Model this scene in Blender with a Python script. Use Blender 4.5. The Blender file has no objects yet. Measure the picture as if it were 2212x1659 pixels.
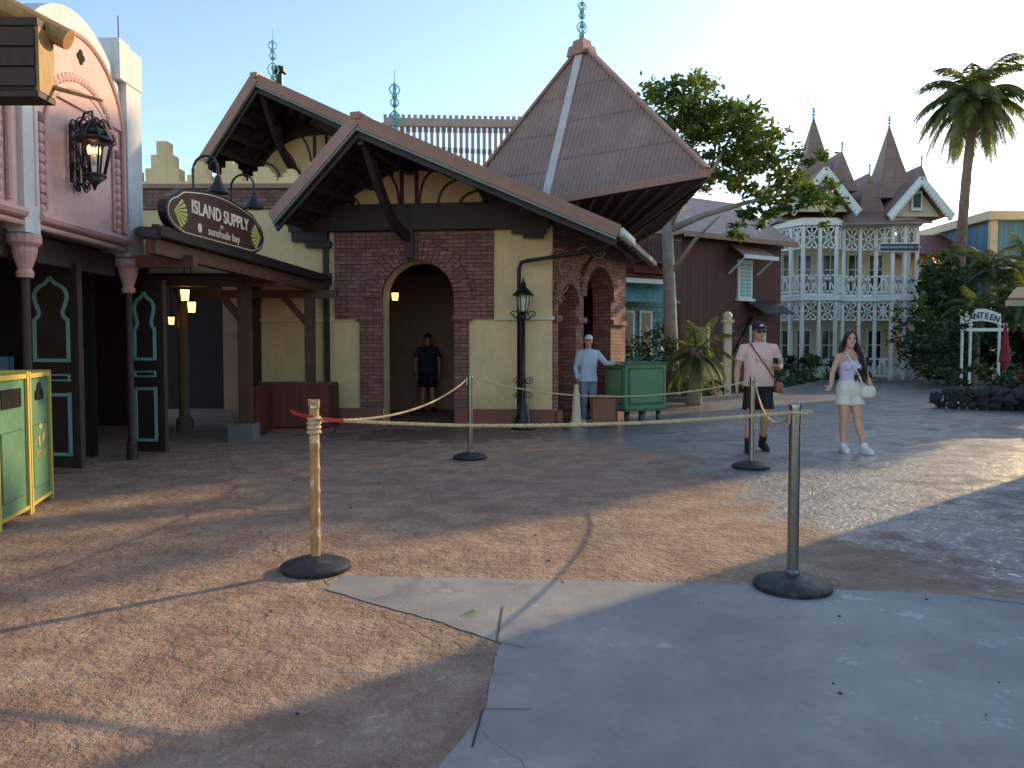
import bpy, math, random
import bmesh
from mathutils import Vector, Matrix
R=random.Random(7)
V=Vector
sc=bpy.context.scene
pi=math.pi
# ---------------------------------------------------------------- materials
def lin(c):
    return tuple((x/255/12.92 if x/255<=.04045 else ((x/255+.055)/1.055)**2.4) for x in c)
def newmat(name):
    m=bpy.data.materials.new(name); m.use_nodes=True
    nt=m.node_tree; nt.nodes.clear()
    o=nt.nodes.new('ShaderNodeOutputMaterial'); b=nt.nodes.new('ShaderNodeBsdfPrincipled')
    nt.links.new(b.outputs[0],o.inputs[0]); return m,nt,b,o
def nd(nt,t,**k):
    n=nt.nodes.new(t)
    for a,v in k.items(): setattr(n,a,v)
    return n
def math_(nt,op,a,b=None,c=None,clamp=False):
    n=nt.nodes.new('ShaderNodeMath'); n.operation=op; n.use_clamp=clamp
    for i,x in enumerate((a,b,c)):
        if x is None: continue
        if isinstance(x,(int,float)): n.inputs[i].default_value=x
        else: nt.links.new(x,n.inputs[i])
    return n.outputs[0]
def mixc(nt,f,a,b,blend='MIX'):
    n=nt.nodes.new('ShaderNodeMix'); n.data_type='RGBA'; n.blend_type=blend
    for i,x in ((0,f),(6,a),(7,b)):
        if isinstance(x,(int,float)): n.inputs[i].default_value=x
        elif isinstance(x,tuple): n.inputs[i].default_value=(x[0],x[1],x[2],1)
        else: nt.links.new(x,n.inputs[i])
    return n.outputs[2]
def noise_(nt,vec,scale,detail=4,rough=.55,dist=0):
    n=nd(nt,'ShaderNodeTexNoise'); n.inputs['Scale'].default_value=scale; n.inputs['Detail'].default_value=detail
    n.inputs['Roughness'].default_value=rough; n.inputs['Distortion'].default_value=dist
    nt.links.new(vec,n.inputs['Vector']); return n.outputs[0]
def ramp(nt,x,lo,hi):
    n=nt.nodes.new('ShaderNodeMapRange'); n.interpolation_type='SMOOTHSTEP'
    n.inputs[1].default_value=lo; n.inputs[2].default_value=hi; nt.links.new(x,n.inputs[0]); return n.outputs[0]
def bump_(nt,b,h,st,dist=.02,sock='Normal'):
    n=nt.nodes.new('ShaderNodeBump'); n.inputs['Strength'].default_value=st; n.inputs['Distance'].default_value=dist
    nt.links.new(h,n.inputs['Height']); nt.links.new(n.outputs[0],b.inputs[sock])
def M(name,rgb,rough=.7,var=.18,scale=3,bump=.15,bscale=40,metal=0,kind=None,emit=0,c2=None,per=.12):
    m,nt,b,o=newmat(name); c=lin(rgb); tc=nt.nodes.new('ShaderNodeTexCoord')
    ob=tc.outputs['Object']; uv=tc.outputs['UV']
    n1=noise_(nt,ob,scale,5,.6); n2=noise_(nt,ob,scale*7,3,.6)
    f=math_(nt,'ADD',math_(nt,'MULTIPLY',n1,.65),math_(nt,'MULTIPLY',n2,.35))
    f=ramp(nt,f,.3,.7)
    dk=tuple(x*(1-var) for x in c); lt=tuple(min(1,x*(1+var*.7)) for x in c)
    col=mixc(nt,f,dk,lt); h=noise_(nt,ob,bscale,3,.6)
    if kind=='brick':
        br=nd(nt,'ShaderNodeTexBrick'); nt.links.new(uv,br.inputs['Vector']); br.inputs['Scale'].default_value=1
        br.inputs['Brick Width'].default_value=.24; br.inputs['Row Height'].default_value=.07; br.inputs['Mortar Size'].default_value=.008
        br.inputs['Mortar Smooth'].default_value=.3
        br.inputs['Color1'].default_value=(.7,.7,.7,1); br.inputs['Color2'].default_value=(1.3,1.2,1.15,1); br.inputs['Mortar'].default_value=(.42,.42,.42,1)
        col=mixc(nt,1.0,col,br.outputs[0],'MULTIPLY')
        h=math_(nt,'SUBTRACT',math_(nt,'MULTIPLY',h,.3),br.outputs[1]); bump=.7
    if kind in('rib','plank','shingle'):
        sp=nt.nodes.new('ShaderNodeSeparateXYZ'); nt.links.new(uv,sp.inputs[0])
        if kind=='rib':
            s=math_(nt,'SINE',math_(nt,'MULTIPLY',sp.outputs[0],2*pi/per))
            s2=ramp(nt,math_(nt,'SINE',math_(nt,'MULTIPLY',sp.outputs[1],2*pi/.9)),.97,1.)
            col=mixc(nt,ramp(nt,s,-1,.1),mixc(nt,.3,col,(0.02,.015,.012)),col)
            sunpatch=noise_(nt,ob,.9,6,.7,.5);col=mixc(nt,math_(nt,'MULTIPLY',ramp(nt,sunpatch,.48,.7),.4),col,tuple(min(1,x*1.5+.03) for x in c))  # lighter patches put into the colour for sun dapple on the roof
            col=mixc(nt,math_(nt,'MULTIPLY',s2,.3),col,(.03,.02,.02))
            h=math_(nt,'ADD',s,math_(nt,'MULTIPLY',h,.2)); bump=.5
        elif kind=='plank':
            fr=math_(nt,'FRACT',math_(nt,'DIVIDE',sp.outputs[0],per))
            g=math_(nt,'LESS_THAN',fr,.07)
            wn=nd(nt,'ShaderNodeTexWhiteNoise'); wn.noise_dimensions='1D'; nt.links.new(math_(nt,'FLOOR',math_(nt,'DIVIDE',sp.outputs[0],per)),wn.inputs['W'])
            col=mixc(nt,math_(nt,'MULTIPLY',wn.outputs[0],.45),col,(c[0]*.5,c[1]*.5,c[2]*.5))
            col=mixc(nt,math_(nt,'MULTIPLY',g,.7),col,(.01,.008,.006)); h=math_(nt,'SUBTRACT',math_(nt,'MULTIPLY',h,.3),g); bump=.5
        else:
            br=nd(nt,'ShaderNodeTexBrick'); nt.links.new(uv,br.inputs['Vector']); br.inputs['Scale'].default_value=1
            br.inputs['Brick Width'].default_value=.22; br.inputs['Row Height'].default_value=.16; br.inputs['Mortar Size'].default_value=.012
            br.inputs['Color1'].default_value=(.7,.7,.7,1); br.inputs['Color2'].default_value=(1.2,1.2,1.2,1); br.inputs['Mortar'].default_value=(.3,.3,.3,1)
            col=mixc(nt,1.0,col,br.outputs[0],'MULTIPLY'); h=math_(nt,'SUBTRACT',0.0,br.outputs[1]); bump=.5
    if kind=='stucco':
        st=noise_(nt,ob,1.1,6,.7,.6); col=mixc(nt,math_(nt,'MULTIPLY',ramp(nt,st,.5,.75),.35),col,tuple(x*.6 for x in c))
        sp=nt.nodes.new('ShaderNodeSeparateXYZ'); nt.links.new(ob,sp.inputs[0])
        mp=nt.nodes.new('ShaderNodeMapping'); mp.inputs['Scale'].default_value=(6,6,.5); nt.links.new(ob,mp.inputs[0])
        dr=noise_(nt,mp.outputs[0],1,4,.6); col=mixc(nt,math_(nt,'MULTIPLY',ramp(nt,dr,.52,.8),.3),col,tuple(x*.5 for x in c))
        lo=math_(nt,'SUBTRACT',1.0,ramp(nt,math_(nt,'ADD',sp.outputs[2],math_(nt,'MULTIPLY',n1,.5)),.4,1.2))
        col=mixc(nt,math_(nt,'MULTIPLY',lo,.3),col,tuple(x*.4 for x in c))
    if kind=='wood':
        mp=nt.nodes.new('ShaderNodeMapping'); mp.inputs['Scale'].default_value=(9,9,1.2); nt.links.new(ob,mp.inputs[0])
        g=noise_(nt,mp.outputs[0],3,5,.7,1.5); col=mixc(nt,math_(nt,'MULTIPLY',ramp(nt,g,.35,.7),.5),col,tuple(x*.4 for x in c)); h=g
    if kind=='worn':
        w=noise_(nt,ob,9,6,.75,.8); col=mixc(nt,ramp(nt,w,.56,.6),col,lin(c2))
    nt.links.new(col,b.inputs['Base Color'])
    b.inputs['Metallic'].default_value=metal
    rr=math_(nt,'ADD',rough-.08,math_(nt,'MULTIPLY',n2,.16)); nt.links.new(rr,b.inputs['Roughness'])
    if emit:
        b.inputs['Emission Color'].default_value=(c[0],c[1],c[2],1); b.inputs['Emission Strength'].default_value=emit
    if bump: bump_(nt,b,h,bump,.012)
    return m
def leafmat(name,rgb,rgb2,tr=.35):
    m,nt,b,o=newmat(name); tc=nt.nodes.new('ShaderNodeTexCoord')
    n=noise_(nt,tc.outputs['Object'],1.3,3,.6); n2=noise_(nt,tc.outputs['Object'],14,2,.6)
    f=ramp(nt,math_(nt,'ADD',math_(nt,'MULTIPLY',n,.6),math_(nt,'MULTIPLY',n2,.4)),.35,.65)
    col=mixc(nt,f,lin(rgb),lin(rgb2)); nt.links.new(col,b.inputs['Base Color']); b.inputs['Roughness'].default_value=.55
    t=nt.nodes.new('ShaderNodeBsdfTranslucent'); nt.links.new(mixc(nt,1.,col,(1.5,1.5,.6),'MULTIPLY'),t.inputs[0])
    mx=nt.nodes.new('ShaderNodeMixShader'); mx.inputs[0].default_value=tr
    nt.links.new(b.outputs[0],mx.inputs[1]); nt.links.new(t.outputs[0],mx.inputs[2]); nt.links.new(mx.outputs[0],o.inputs[0]); return m
CREAM=M('cream_stucco',(238,204,148),.85,.1,2,.3,60,kind='stucco')
CREAMSH=M('shaded_cream',(112,96,74),.85,.15,2,.3,60)  # cream with the shade indoors and under the awning put into its colour
CREAM2=M('cream_trim',(226,210,172),.6,.1)
BRICK=M('brick',(142,100,86),.8,.22,5,.5,kind='brick')
PLINTH=M('plinth_paint',(140,86,68),.7,.2)
DWOOD=M('dark_wood',(60,43,35),.6,.3,4,.4,kind='wood')
MWOOD=M('brown_wood',(104,64,48),.6,.3,4,.3,kind='wood')
BARGE=M('barge_paint',(160,116,94),.55,.15,4,.1)
RAILP=M('railing_paint',(176,152,136),.6,.15)
ROOF=M('corrugated_roof',(152,120,104),.5,.15,2,kind='rib',per=.085)
ROOFD=M('dark_corrugated_roof',(48,44,42),.5,.2,2,kind='rib',per=.1)
GREYT=M('grey_trim',(124,128,118),.5,.15)
RIDGE=M('ridge_metal',(200,190,178),.35,.15)
PINK=M('pink_stucco',(222,182,170),.8,.1,1.5,.3,50,kind='stucco')
PINK2=M('pink_trim',(206,160,148),.7,.12)
WHITE=M('white_stucco',(206,208,204),.75,.12,2,.3,50,kind='stucco')
WPAINT=M('white_paint',(226,228,216),.5,.06)
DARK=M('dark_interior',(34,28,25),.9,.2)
REDW=M('redbrown_planks',(104,62,48),.7,.2,kind='plank',per=.2)
REDP=M('red_paint_wood',(112,52,38),.6,.2,kind='plank',per=.16)
TEAL=M('teal_paint',(138,184,174),.5,.1)
VERD=M('verdigris',(110,184,174),.5,.2)
IRON=M('black_iron',(26,26,28),.4,.2)
RUST=M('rusty_iron',(140,112,80),.5,.3)
STEEL=M('brushed_steel',(150,148,142),.25,.05,2,0,metal=1)
RUBBER=M('black_rubber',(40,41,43),.55,.3,8,.1,kind='worn',c2=(66,66,66))
BAMBOO=M('bamboo_wrap',(176,132,78),.5,.25,10,.2,kind='worn',c2=(206,190,160))
ROPE=M('rope',(208,184,138),.85,.25,40,.6,200)
REDT=M('red_tape',(190,36,34),.4,.1)
GREEN=M('green_paint',(104,144,100),.5,.12)
GREEND=M('green_panel',(66,108,78),.5,.12)
BINGR=M('bin_green',(92,134,106),.5,.15,kind='worn',c2=(102,142,114))
BINGD=M('bin_green_dark',(62,108,82),.5,.12)
YEL=M('yellow_paint',(200,178,88),.5,.12)
GOLD=M('golden_wood',(180,136,76),.6,.2,kind='wood')
LAMPG=M('lamp_glow',(255,190,95),.4,.05,emit=6)
GLASS=M('lantern_glass',(214,206,180),.15,.1,bump=0)
SIGN=M('sign_maroon',(66,28,24),.45,.15)
SIGNT=M('sign_lettering',(236,222,190),.5,.05)
SUNB=M('sunburst_yellow',(200,196,110),.5,.1)
TEALW=M('teal_shingle',(92,150,146),.6,.15,kind='shingle')
REDS=M('red_shingle',(122,60,56),.7,.2,kind='shingle')
BLUEW=M('blue_wall',(104,150,172),.7,.1,kind='plank',per=.25)
ROCK=M('rock',(70,70,68),.7,.35,3,1,12)
BARK=M('grey_bark',(160,148,128),.85,.3,6,.8,30)
PBARK=M('palm_bark',(138,120,98),.85,.3,6,.8,30)
LEAF=leafmat('leaf',(56,76,30),(112,126,52),.4)
LEAF2=leafmat('leaf_dark',(34,56,30),(62,86,44),.25)
PLEAF=leafmat('palm_leaf',(62,82,44),(118,126,72),.35)
GLASSW=M('window_dark',(40,48,50),.15,.2,bump=0)
NAVY=M('navy_sign',(36,60,70),.5,.1)
BLACK=M('black_cloth',(26,26,28),.8,.2,20,.1)
LEATH=M('leather',(142,92,66),.5,.2,12,.2)
CONC2=M('grey_block',(120,118,112),.8,.2)
# ---------------------------------------------------------------- mesh builder
class MB:
    def __init__(s,mat=None):
        s.v=[];s.f=[];s.mi=[];s.mats=[];s.cur=0
        if mat: s.m(mat)
    def m(s,mat):
        if mat not in s.mats: s.mats.append(mat)
        s.cur=s.mats.index(mat); return s
    def raw(s,vs,fs):
        o=len(s.v); s.v+= [V(x) for x in vs]
        for f in fs: s.f.append([i+o for i in f]); s.mi.append(s.cur)
        return s
    def face(s,pts): return s.raw(pts,[list(range(len(pts)))])
    def slab(s,pts,vec):
        n=len(pts); pts=[V(p) for p in pts]; vec=V(vec)
        fs=[list(range(n)),list(range(2*n-1,n-1,-1))]+[[i,i+n,(i+1)%n+n,(i+1)%n] for i in range(n)]
        return s.raw(pts+[p+vec for p in pts],fs)
    def box(s,c,d,rz=0):
        c=V(c);a=V((math.cos(rz),math.sin(rz),0))*d[0]/2;b=V((-math.sin(rz),math.cos(rz),0))*d[1]/2;z=V((0,0,d[2]/2))
        return s.slab([c-a-b-z,c+a-b-z,c+a+b-z,c-a+b-z],(0,0,d[2]))
    def bar(s,p,q,w,h,up=(0,0,1)):
        p=V(p);q=V(q);d=(q-p).normalized();sd=d.cross(V(up))
        if sd.length<1e-4: sd=d.cross(V((1,0,0)))
        sd.normalize();u=sd.cross(d).normalized();a=sd*w/2;b=u*h/2
        return s.slab([p-a-b,p+a-b,p+a+b,p-a+b],q-p)
    def loft(s,rings,cap=True):
        n=len(rings[0]);vs=[p for r in rings for p in r];fs=[]
        for i in range(len(rings)-1):
            for j in range(n):
                k=(j+1)%n; fs.append([i*n+j,i*n+k,(i+1)*n+k,(i+1)*n+j])
        if cap: fs.append(list(range(n))[::-1]); fs.append([(len(rings)-1)*n+j for j in range(n)])
        return s.raw(vs,fs)
    def tube(s,pts,r,n=8,flat=1.0,ref=None):
        pts=[V(p) for p in pts]; N=len(pts)
        rr=[r]*N if isinstance(r,(int,float)) else list(r)
        rings=[];prev=V(ref) if ref else None
        for i,p in enumerate(pts):
            t=(pts[min(i+1,N-1)]-pts[max(i-1,0)]).normalized()
            if prev is None: prev=t.cross(V((0,0,1))) if abs(t.z)<.9 else t.cross(V((0,1,0)))
            a=prev-t*prev.dot(t)
            if a.length<1e-5: a=t.orthogonal()
            a.normalize();b=t.cross(a);prev=a
            rings.append([p+a*rr[i]*math.cos(2*pi*j/n)+b*rr[i]*flat*math.sin(2*pi*j/n) for j in range(n)])
        return s.loft(rings)
    def limb(s,pts,rr,n=14,flat=1.0,ref=None):
        pts=[V(p) for p in pts];d0=(pts[0]-pts[1]).normalized();d1=(pts[-1]-pts[-2]).normalized()
        P=[pts[0]+d0*rr[0]*.9,pts[0]+d0*rr[0]*.6]+pts+[pts[-1]+d1*rr[-1]*.6,pts[-1]+d1*rr[-1]*.9]
        Q=[rr[0]*.35,rr[0]*.8]+list(rr)+[rr[-1]*.8,rr[-1]*.35]
        return s.tube(P,Q,n,flat,ref)
    def lathe(s,c,prof,n=16):
        c=V(c);return s.loft([[c+V((r*math.cos(2*pi*j/n),r*math.sin(2*pi*j/n),z)) for j in range(n)] for r,z in prof])
    def ball(s,c,a,b,d,n=12):
        prof=[]
        for i in range(n//2+1):
            t=-pi/2+pi*i/(n//2); prof.append((max(.02,math.cos(t)),math.sin(t)))
        c=V(c);return s.loft([[c+V((a*r*math.cos(2*pi*j/n),b*r*math.sin(2*pi*j/n),d*z)) for j in range(n)] for r,z in prof])
    def xf(s,Mx,start=0):
        for i in range(start,len(s.v)): s.v[i]=Mx@s.v[i]
        return s
    def build(s,name,parent=None,smooth=False,bevel=0,fix=True,X=None):
        if X: s.xf(X)
        me=bpy.data.meshes.new(name); me.from_pydata([tuple(v) for v in s.v],[],s.f)
        for m in s.mats: me.materials.append(m)
        if fix:
            bm=bmesh.new();bm.from_mesh(me)
            for i,f in enumerate(bm.faces): f.material_index=s.mi[i]
            bmesh.ops.recalc_face_normals(bm,faces=bm.faces); bm.to_mesh(me);bm.free()
        else:
            me.polygons.foreach_set('material_index',s.mi)
        me.update()
        if fix:
            uvl=me.uv_layers.new(name='UVMap').data; Z=V((0,0,1))
            for p in me.polygons:
                n=p.normal
                if abs(n.z)>.97: t=V((1,0,0));w=V((0,1,0))
                else: t=Z.cross(n).normalized();w=n.cross(t).normalized()
                for li in p.loop_indices:
                    co=me.vertices[me.loops[li].vertex_index].co; uvl[li].uv=(co.dot(t),co.dot(w))
        if smooth: me.polygons.foreach_set('use_smooth',[True]*len(me.polygons))
        ob=bpy.data.objects.new(name,me); sc.collection.objects.link(ob)
        if parent: ob.parent=parent
        if bevel:
            md=ob.modifiers.new('bevel','BEVEL');md.width=bevel;md.segments=2;md.limit_method='ANGLE'
        return ob
def grp(name):
    e=bpy.data.objects.new(name,None); sc.collection.objects.link(e); e.empty_display_size=.2; return e
class Fr:
    def __init__(s,p0,p1):
        s.p=V((p0[0],p0[1],0));q=V((p1[0],p1[1],0));s.L=(q-s.p).length;s.e=(q-s.p)/s.L;s.n=V((s.e.y,-s.e.x,0))
    def P(s,a,z,w=0): return s.p+s.e*a+s.n*w+V((0,0,z))
    def box(s,mb,s0,s1,z0,z1,w0,w1): return mb.slab([s.P(s0,z0,w0),s.P(s1,z0,w0),s.P(s1,z0,w1),s.P(s0,z0,w1)],(0,0,z1-z0))
    def wall(s,mb,s0,s1,z0,z1,ops,w0,w1,n=16):
        cur=s0
        for (a,b,sp,arch) in sorted(ops):
            if a>cur+.001: s.box(mb,cur,a,z0,z1,w0,w1)
            r=(b-a)/2;c=(a+b)/2
            pts=[(c-r*math.cos(pi*i/n),sp+(r*math.sin(pi*i/n)*arch)) for i in range(n+1)]
            for w in(w0,w1):
                for i in range(n):
                    mb.face([s.P(pts[i][0],pts[i][1],w),s.P(pts[i+1][0],pts[i+1][1],w),s.P(pts[i+1][0],z1,w),s.P(pts[i][0],z1,w)])
            for i in range(n):
                mb.face([s.P(*pts[i],w0),s.P(*pts[i+1],w0),s.P(*pts[i+1],w1),s.P(*pts[i],w1)])
            mb.face([s.P(a,z1,w0),s.P(b,z1,w0),s.P(b,z1,w1),s.P(a,z1,w1)])
            cur=b
        if cur<s1-.001: s.box(mb,cur,s1,z0,z1,w0,w1)
    def ring(s,mb,c,sp,r0,r1,w0,w1,n=20,a0=0,a1=pi):
        for i in range(n):
            t0=a0+(a1-a0)*i/n;t1=a0+(a1-a0)*(i+1)/n-.012
            q=[(c+r*math.cos(t),sp+r*math.sin(t)) for r,t in((r0,t0),(r1,t0),(r1,t1),(r0,t1))]
            mb.slab([s.P(x,z,w0) for x,z in q],s.n*(w1-w0))
    def arc(s,mb,c,z,rx,rz,t0,t1,w,th,n=10):
        pts=[s.P(c+rx*math.cos(t0+(t1-t0)*i/n),z+rz*math.sin(t0+(t1-t0)*i/n),w) for i in range(n+1)]
        for i in range(n): mb.bar(pts[i],pts[i+1]+(pts[i+1]-pts[i])*.1,.04,th,up=s.n.cross((pts[i+1]-pts[i]).normalized()))
def text(body,size,mat,parent,origin,e,up,name,ext=.004,sx=1,align='CENTER',off=0):
    cu=bpy.data.curves.new(name,'FONT');cu.body=body;cu.size=size;cu.extrude=ext;cu.align_x=align;cu.align_y='CENTER';cu.offset=off
    cu.materials.append(mat);ob=bpy.data.objects.new(name,cu);sc.collection.objects.link(ob)
    e=V(e).normalized();up=V(up).normalized();n=e.cross(up).normalized()
    ob.matrix_world=Matrix(((e.x*sx,up.x,n.x,origin[0]),(e.y*sx,up.y,n.y,origin[1]),(e.z*sx,up.z,n.z,origin[2]),(0,0,0,1)))
    ob.parent=parent;return ob
def finial(mb,c,h,s=1):
    c=V(c);mb.tube([c,c+V((0,0,h))],[.018*s,.004*s],6)
    for z,r in((.12,.06),(.32,.045),(.5,.035),(.62,.05),(.75,.03)):
        mb.ball(c+V((0,0,h*z)),r*s,r*s,r*1.1*s,8)
    for k in range(4):
        a=k*pi/2+.4;d=V((math.cos(a),math.sin(a),0))
        for z0,z1,rr in((.15,.42,.11),(.45,.6,.07),(.62,.8,.09)):
            P=[c+V((0,0,h*(z0+(z1-z0)*t)))+d*rr*s*math.sin(pi*t) for t in(0,.25,.5,.75,1)]
            mb.tube(P,.011*s,5)
def spiral(mb,c,e1,e2,r,turns,th,n=22,sgn=1):
    c=V(c);e1=V(e1).normalized();e2=V(e2).normalized()
    mb.tube([c+(e1*math.cos(2*pi*turns*i/n)+e2*sgn*math.sin(2*pi*turns*i/n))*r*(1-.8*i/n) for i in range(n+1)],th,5)
# ---------------------------------------------------------------- ground
def groundmat():
    m,nt,b,o=newmat('stamped_ground'); tc=nt.nodes.new('ShaderNodeTexCoord');ob=tc.outputs['Object']
    sp=nt.nodes.new('ShaderNodeSeparateXYZ');nt.links.new(ob,sp.inputs[0]);x,y=sp.outputs[0],sp.outputs[1]
    n0=noise_(nt,ob,.5,5,.6);n1=noise_(nt,ob,3,6,.65);n2=noise_(nt,ob,13,5,.68);n3=noise_(nt,ob,60,3,.6)
    warm=mixc(nt,ramp(nt,n1,.3,.7),lin((152,122,102)),lin((192,164,138)))
    warm=mixc(nt,math_(nt,'MULTIPLY',ramp(nt,n2,.5,.75),.6),warm,lin((104,82,68)))
    warm=mixc(nt,math_(nt,'MULTIPLY',ramp(nt,n0,.45,.7),.5),warm,lin((126,114,102)))
    cool=mixc(nt,ramp(nt,n1,.3,.7),lin((98,99,100)),lin((138,137,135)))
    cool=mixc(nt,math_(nt,'MULTIPLY',ramp(nt,n2,.5,.75),.4),cool,lin((76,77,80)))
    w=math_(nt,'ADD',x,math_(nt,'MULTIPLY',math_(nt,'SUBTRACT',n0,.5),3.4))
    w=math_(nt,'ADD',w,math_(nt,'MULTIPLY',math_(nt,'SUBTRACT',n1,.5),2.2))
    w=math_(nt,'ADD',w,math_(nt,'MULTIPLY',ramp(nt,y,9,16),3))
    w=math_(nt,'SUBTRACT',w,math_(nt,'MULTIPLY',math_(nt,'SUBTRACT',1.0,ramp(nt,y,4.4,6.5)),.9))
    wm=ramp(nt,w,1.9,2.6)
    dx=math_(nt,'MULTIPLY',math_(nt,'ADD',x,1.2),.5);dy=math_(nt,'SUBTRACT',y,12.2)
    dd=math_(nt,'SQRT',math_(nt,'ADD',math_(nt,'MULTIPLY',dx,dx),math_(nt,'MULTIPLY',dy,dy)))
    dm=math_(nt,'SUBTRACT',1.0,ramp(nt,math_(nt,'ADD',dd,math_(nt,'MULTIPLY',math_(nt,'SUBTRACT',n1,.5),2)),.7,1.1))
    col=mixc(nt,wm,warm,cool)
    col=mixc(nt,math_(nt,'MULTIPLY',dm,.6),col,lin((70,52,46)))
    vo=nd(nt,'ShaderNodeTexVoronoi',feature='DISTANCE_TO_EDGE');vo.inputs['Scale'].default_value=.23
    nn=nd(nt,'ShaderNodeTexNoise');nn.inputs['Scale'].default_value=1.3;nn.inputs['Detail'].default_value=6;nt.links.new(ob,nn.inputs['Vector'])
    vm=nt.nodes.new('ShaderNodeVectorMath');vm.operation='MULTIPLY_ADD';nt.links.new(nn.outputs[1],vm.inputs[0]);vm.inputs[1].default_value=(.9,.9,0);nt.links.new(ob,vm.inputs[2])
    nt.links.new(vm.outputs[0],vo.inputs['Vector'])
    cr=math_(nt,'MULTIPLY',math_(nt,'SUBTRACT',1.0,ramp(nt,vo.outputs[0],.0,.0035)),ramp(nt,n1,.4,.55))
    col=mixc(nt,math_(nt,'MULTIPLY',cr,.5),col,lin((66,56,50)))
    v2=nd(nt,'ShaderNodeTexVoronoi');v2.inputs['Scale'].default_value=5;nt.links.new(ob,v2.inputs['Vector'])
    ch=math_(nt,'MULTIPLY',math_(nt,'LESS_THAN',v2.outputs[0],.06),ramp(nt,n0,.48,.58))
    col=mixc(nt,math_(nt,'MULTIPLY',ch,.5),col,lin((200,190,178)))
    nt.links.new(col,b.inputs['Base Color'])
    wetn=ramp(nt,math_(nt,'ADD',math_(nt,'MULTIPLY',n1,.65),math_(nt,'MULTIPLY',n0,.35)),.42,.52)
    wet=math_(nt,'MULTIPLY',wm,math_(nt,'ADD',.35,math_(nt,'MULTIPLY',wetn,.65)))
    wet=math_(nt,'MAXIMUM',wet,math_(nt,'MULTIPLY',dm,.4))
    nt.links.new(math_(nt,'SUBTRACT',.8,math_(nt,'MULTIPLY',wet,.45)),b.inputs['Roughness'])
    nt.links.new(wet,b.inputs['Coat Weight']);b.inputs['Coat Roughness'].default_value=.16;b.inputs['Coat IOR'].default_value=1.6
    pit=ramp(nt,n2,.35,.62)
    h=math_(nt,'ADD',math_(nt,'MULTIPLY',n1,1.1),math_(nt,'ADD',math_(nt,'MULTIPLY',pit,.7),math_(nt,'MULTIPLY',n3,.25)))
    h=math_(nt,'SUBTRACT',h,math_(nt,'MULTIPLY',cr,.4))
    h2=math_(nt,'MULTIPLY',h,math_(nt,'SUBTRACT',1.0,math_(nt,'MULTIPLY',wet,.5)))
    bump_(nt,b,h2,.95,.035);bump_(nt,b,h,.45,.03,'Coat Normal'); return m
def concmat():
    m,nt,b,o=newmat('smooth_concrete'); tc=nt.nodes.new('ShaderNodeTexCoord');ob=tc.outputs['Object']
    n0=noise_(nt,ob,.8,6,.65);n1=noise_(nt,ob,5,6,.7);n3=noise_(nt,ob,90,2,.6)
    col=mixc(nt,ramp(nt,n0,.3,.7),lin((134,132,126)),lin((164,161,153)))
    col=mixc(nt,math_(nt,'MULTIPLY',ramp(nt,n1,.35,.75),.35),col,lin((110,109,106)))
    w=math_(nt,'MULTIPLY',ramp(nt,n1,.58,.61),ramp(nt,n0,.5,.6))
    col=mixc(nt,math_(nt,'MULTIPLY',w,.5),col,lin((204,203,199)))
    n5=noise_(nt,ob,2.2,7,.75,1.2);col=mixc(nt,math_(nt,'MULTIPLY',ramp(nt,n5,.5,.7),.4),col,lin((94,95,94)))
    vo=nd(nt,'ShaderNodeTexVoronoi',feature='DISTANCE_TO_EDGE');vo.inputs['Scale'].default_value=.3
    nn=nd(nt,'ShaderNodeTexNoise');nn.inputs['Scale'].default_value=2;nn.inputs['Detail'].default_value=6;nt.links.new(ob,nn.inputs['Vector'])
    vm=nt.nodes.new('ShaderNodeVectorMath');vm.operation='MULTIPLY_ADD';nt.links.new(nn.outputs[1],vm.inputs[0]);vm.inputs[1].default_value=(.5,.5,0);nt.links.new(ob,vm.inputs[2]);nt.links.new(vm.outputs[0],vo.inputs['Vector'])
    cr=math_(nt,'SUBTRACT',1.0,ramp(nt,vo.outputs[0],.0,.0018))
    col=mixc(nt,math_(nt,'MULTIPLY',cr,.5),col,lin((70,70,70)))
    v2=nd(nt,'ShaderNodeTexVoronoi');v2.inputs['Scale'].default_value=3.3;nt.links.new(ob,v2.inputs['Vector'])
    col=mixc(nt,math_(nt,'MULTIPLY',math_(nt,'LESS_THAN',v2.outputs[0],.02),.6),col,lin((70,68,66)))
    nt.links.new(col,b.inputs['Base Color']);nt.links.new(math_(nt,'SUBTRACT',.8,math_(nt,'MULTIPLY',ramp(nt,n5,.45,.65),.25)),b.inputs['Roughness'])
    bump_(nt,b,math_(nt,'ADD',n3,math_(nt,'MULTIPLY',n1,.8)),.35,.008);return m
MB(groundmat()).face([(-200,-60,0),(200,-60,0),(200,300,0),(-200,300,0)]).build('ground')
cp=MB(concmat())
edge=[(-1.02,4.55),(-.2,4.5),(.6,4.44),(1.4,4.36),(2.1,4.24),(2.75,4.13),(8,4.05),(8,-4),(-.6,-4),(-.5,1.6),(-.22,2.49),(-.1,2.83),(-.075,3.3),(-.05,3.49),(-.4,3.8),(-.75,4.05),(-1.06,4.29)]
def subd(e,n=7,amp=.008):
    rr=random.Random(3);o=[]
    for i in range(len(e)):
        a=e[i];b_=e[(i+1)%len(e)]
        for k in range(n):
            t_=k/n;o.append((a[0]*(1-t_)+b_[0]*t_+(rr.uniform(-amp,amp) if k else 0),a[1]*(1-t_)+b_[1]*t_+(rr.uniform(-amp,amp) if k else 0)))
    return o
cp.face([(x,y,.004) for x,y in subd(edge)])
JT=M('joint_dark',(56,54,51),.9)
cp.m(JT)
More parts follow.
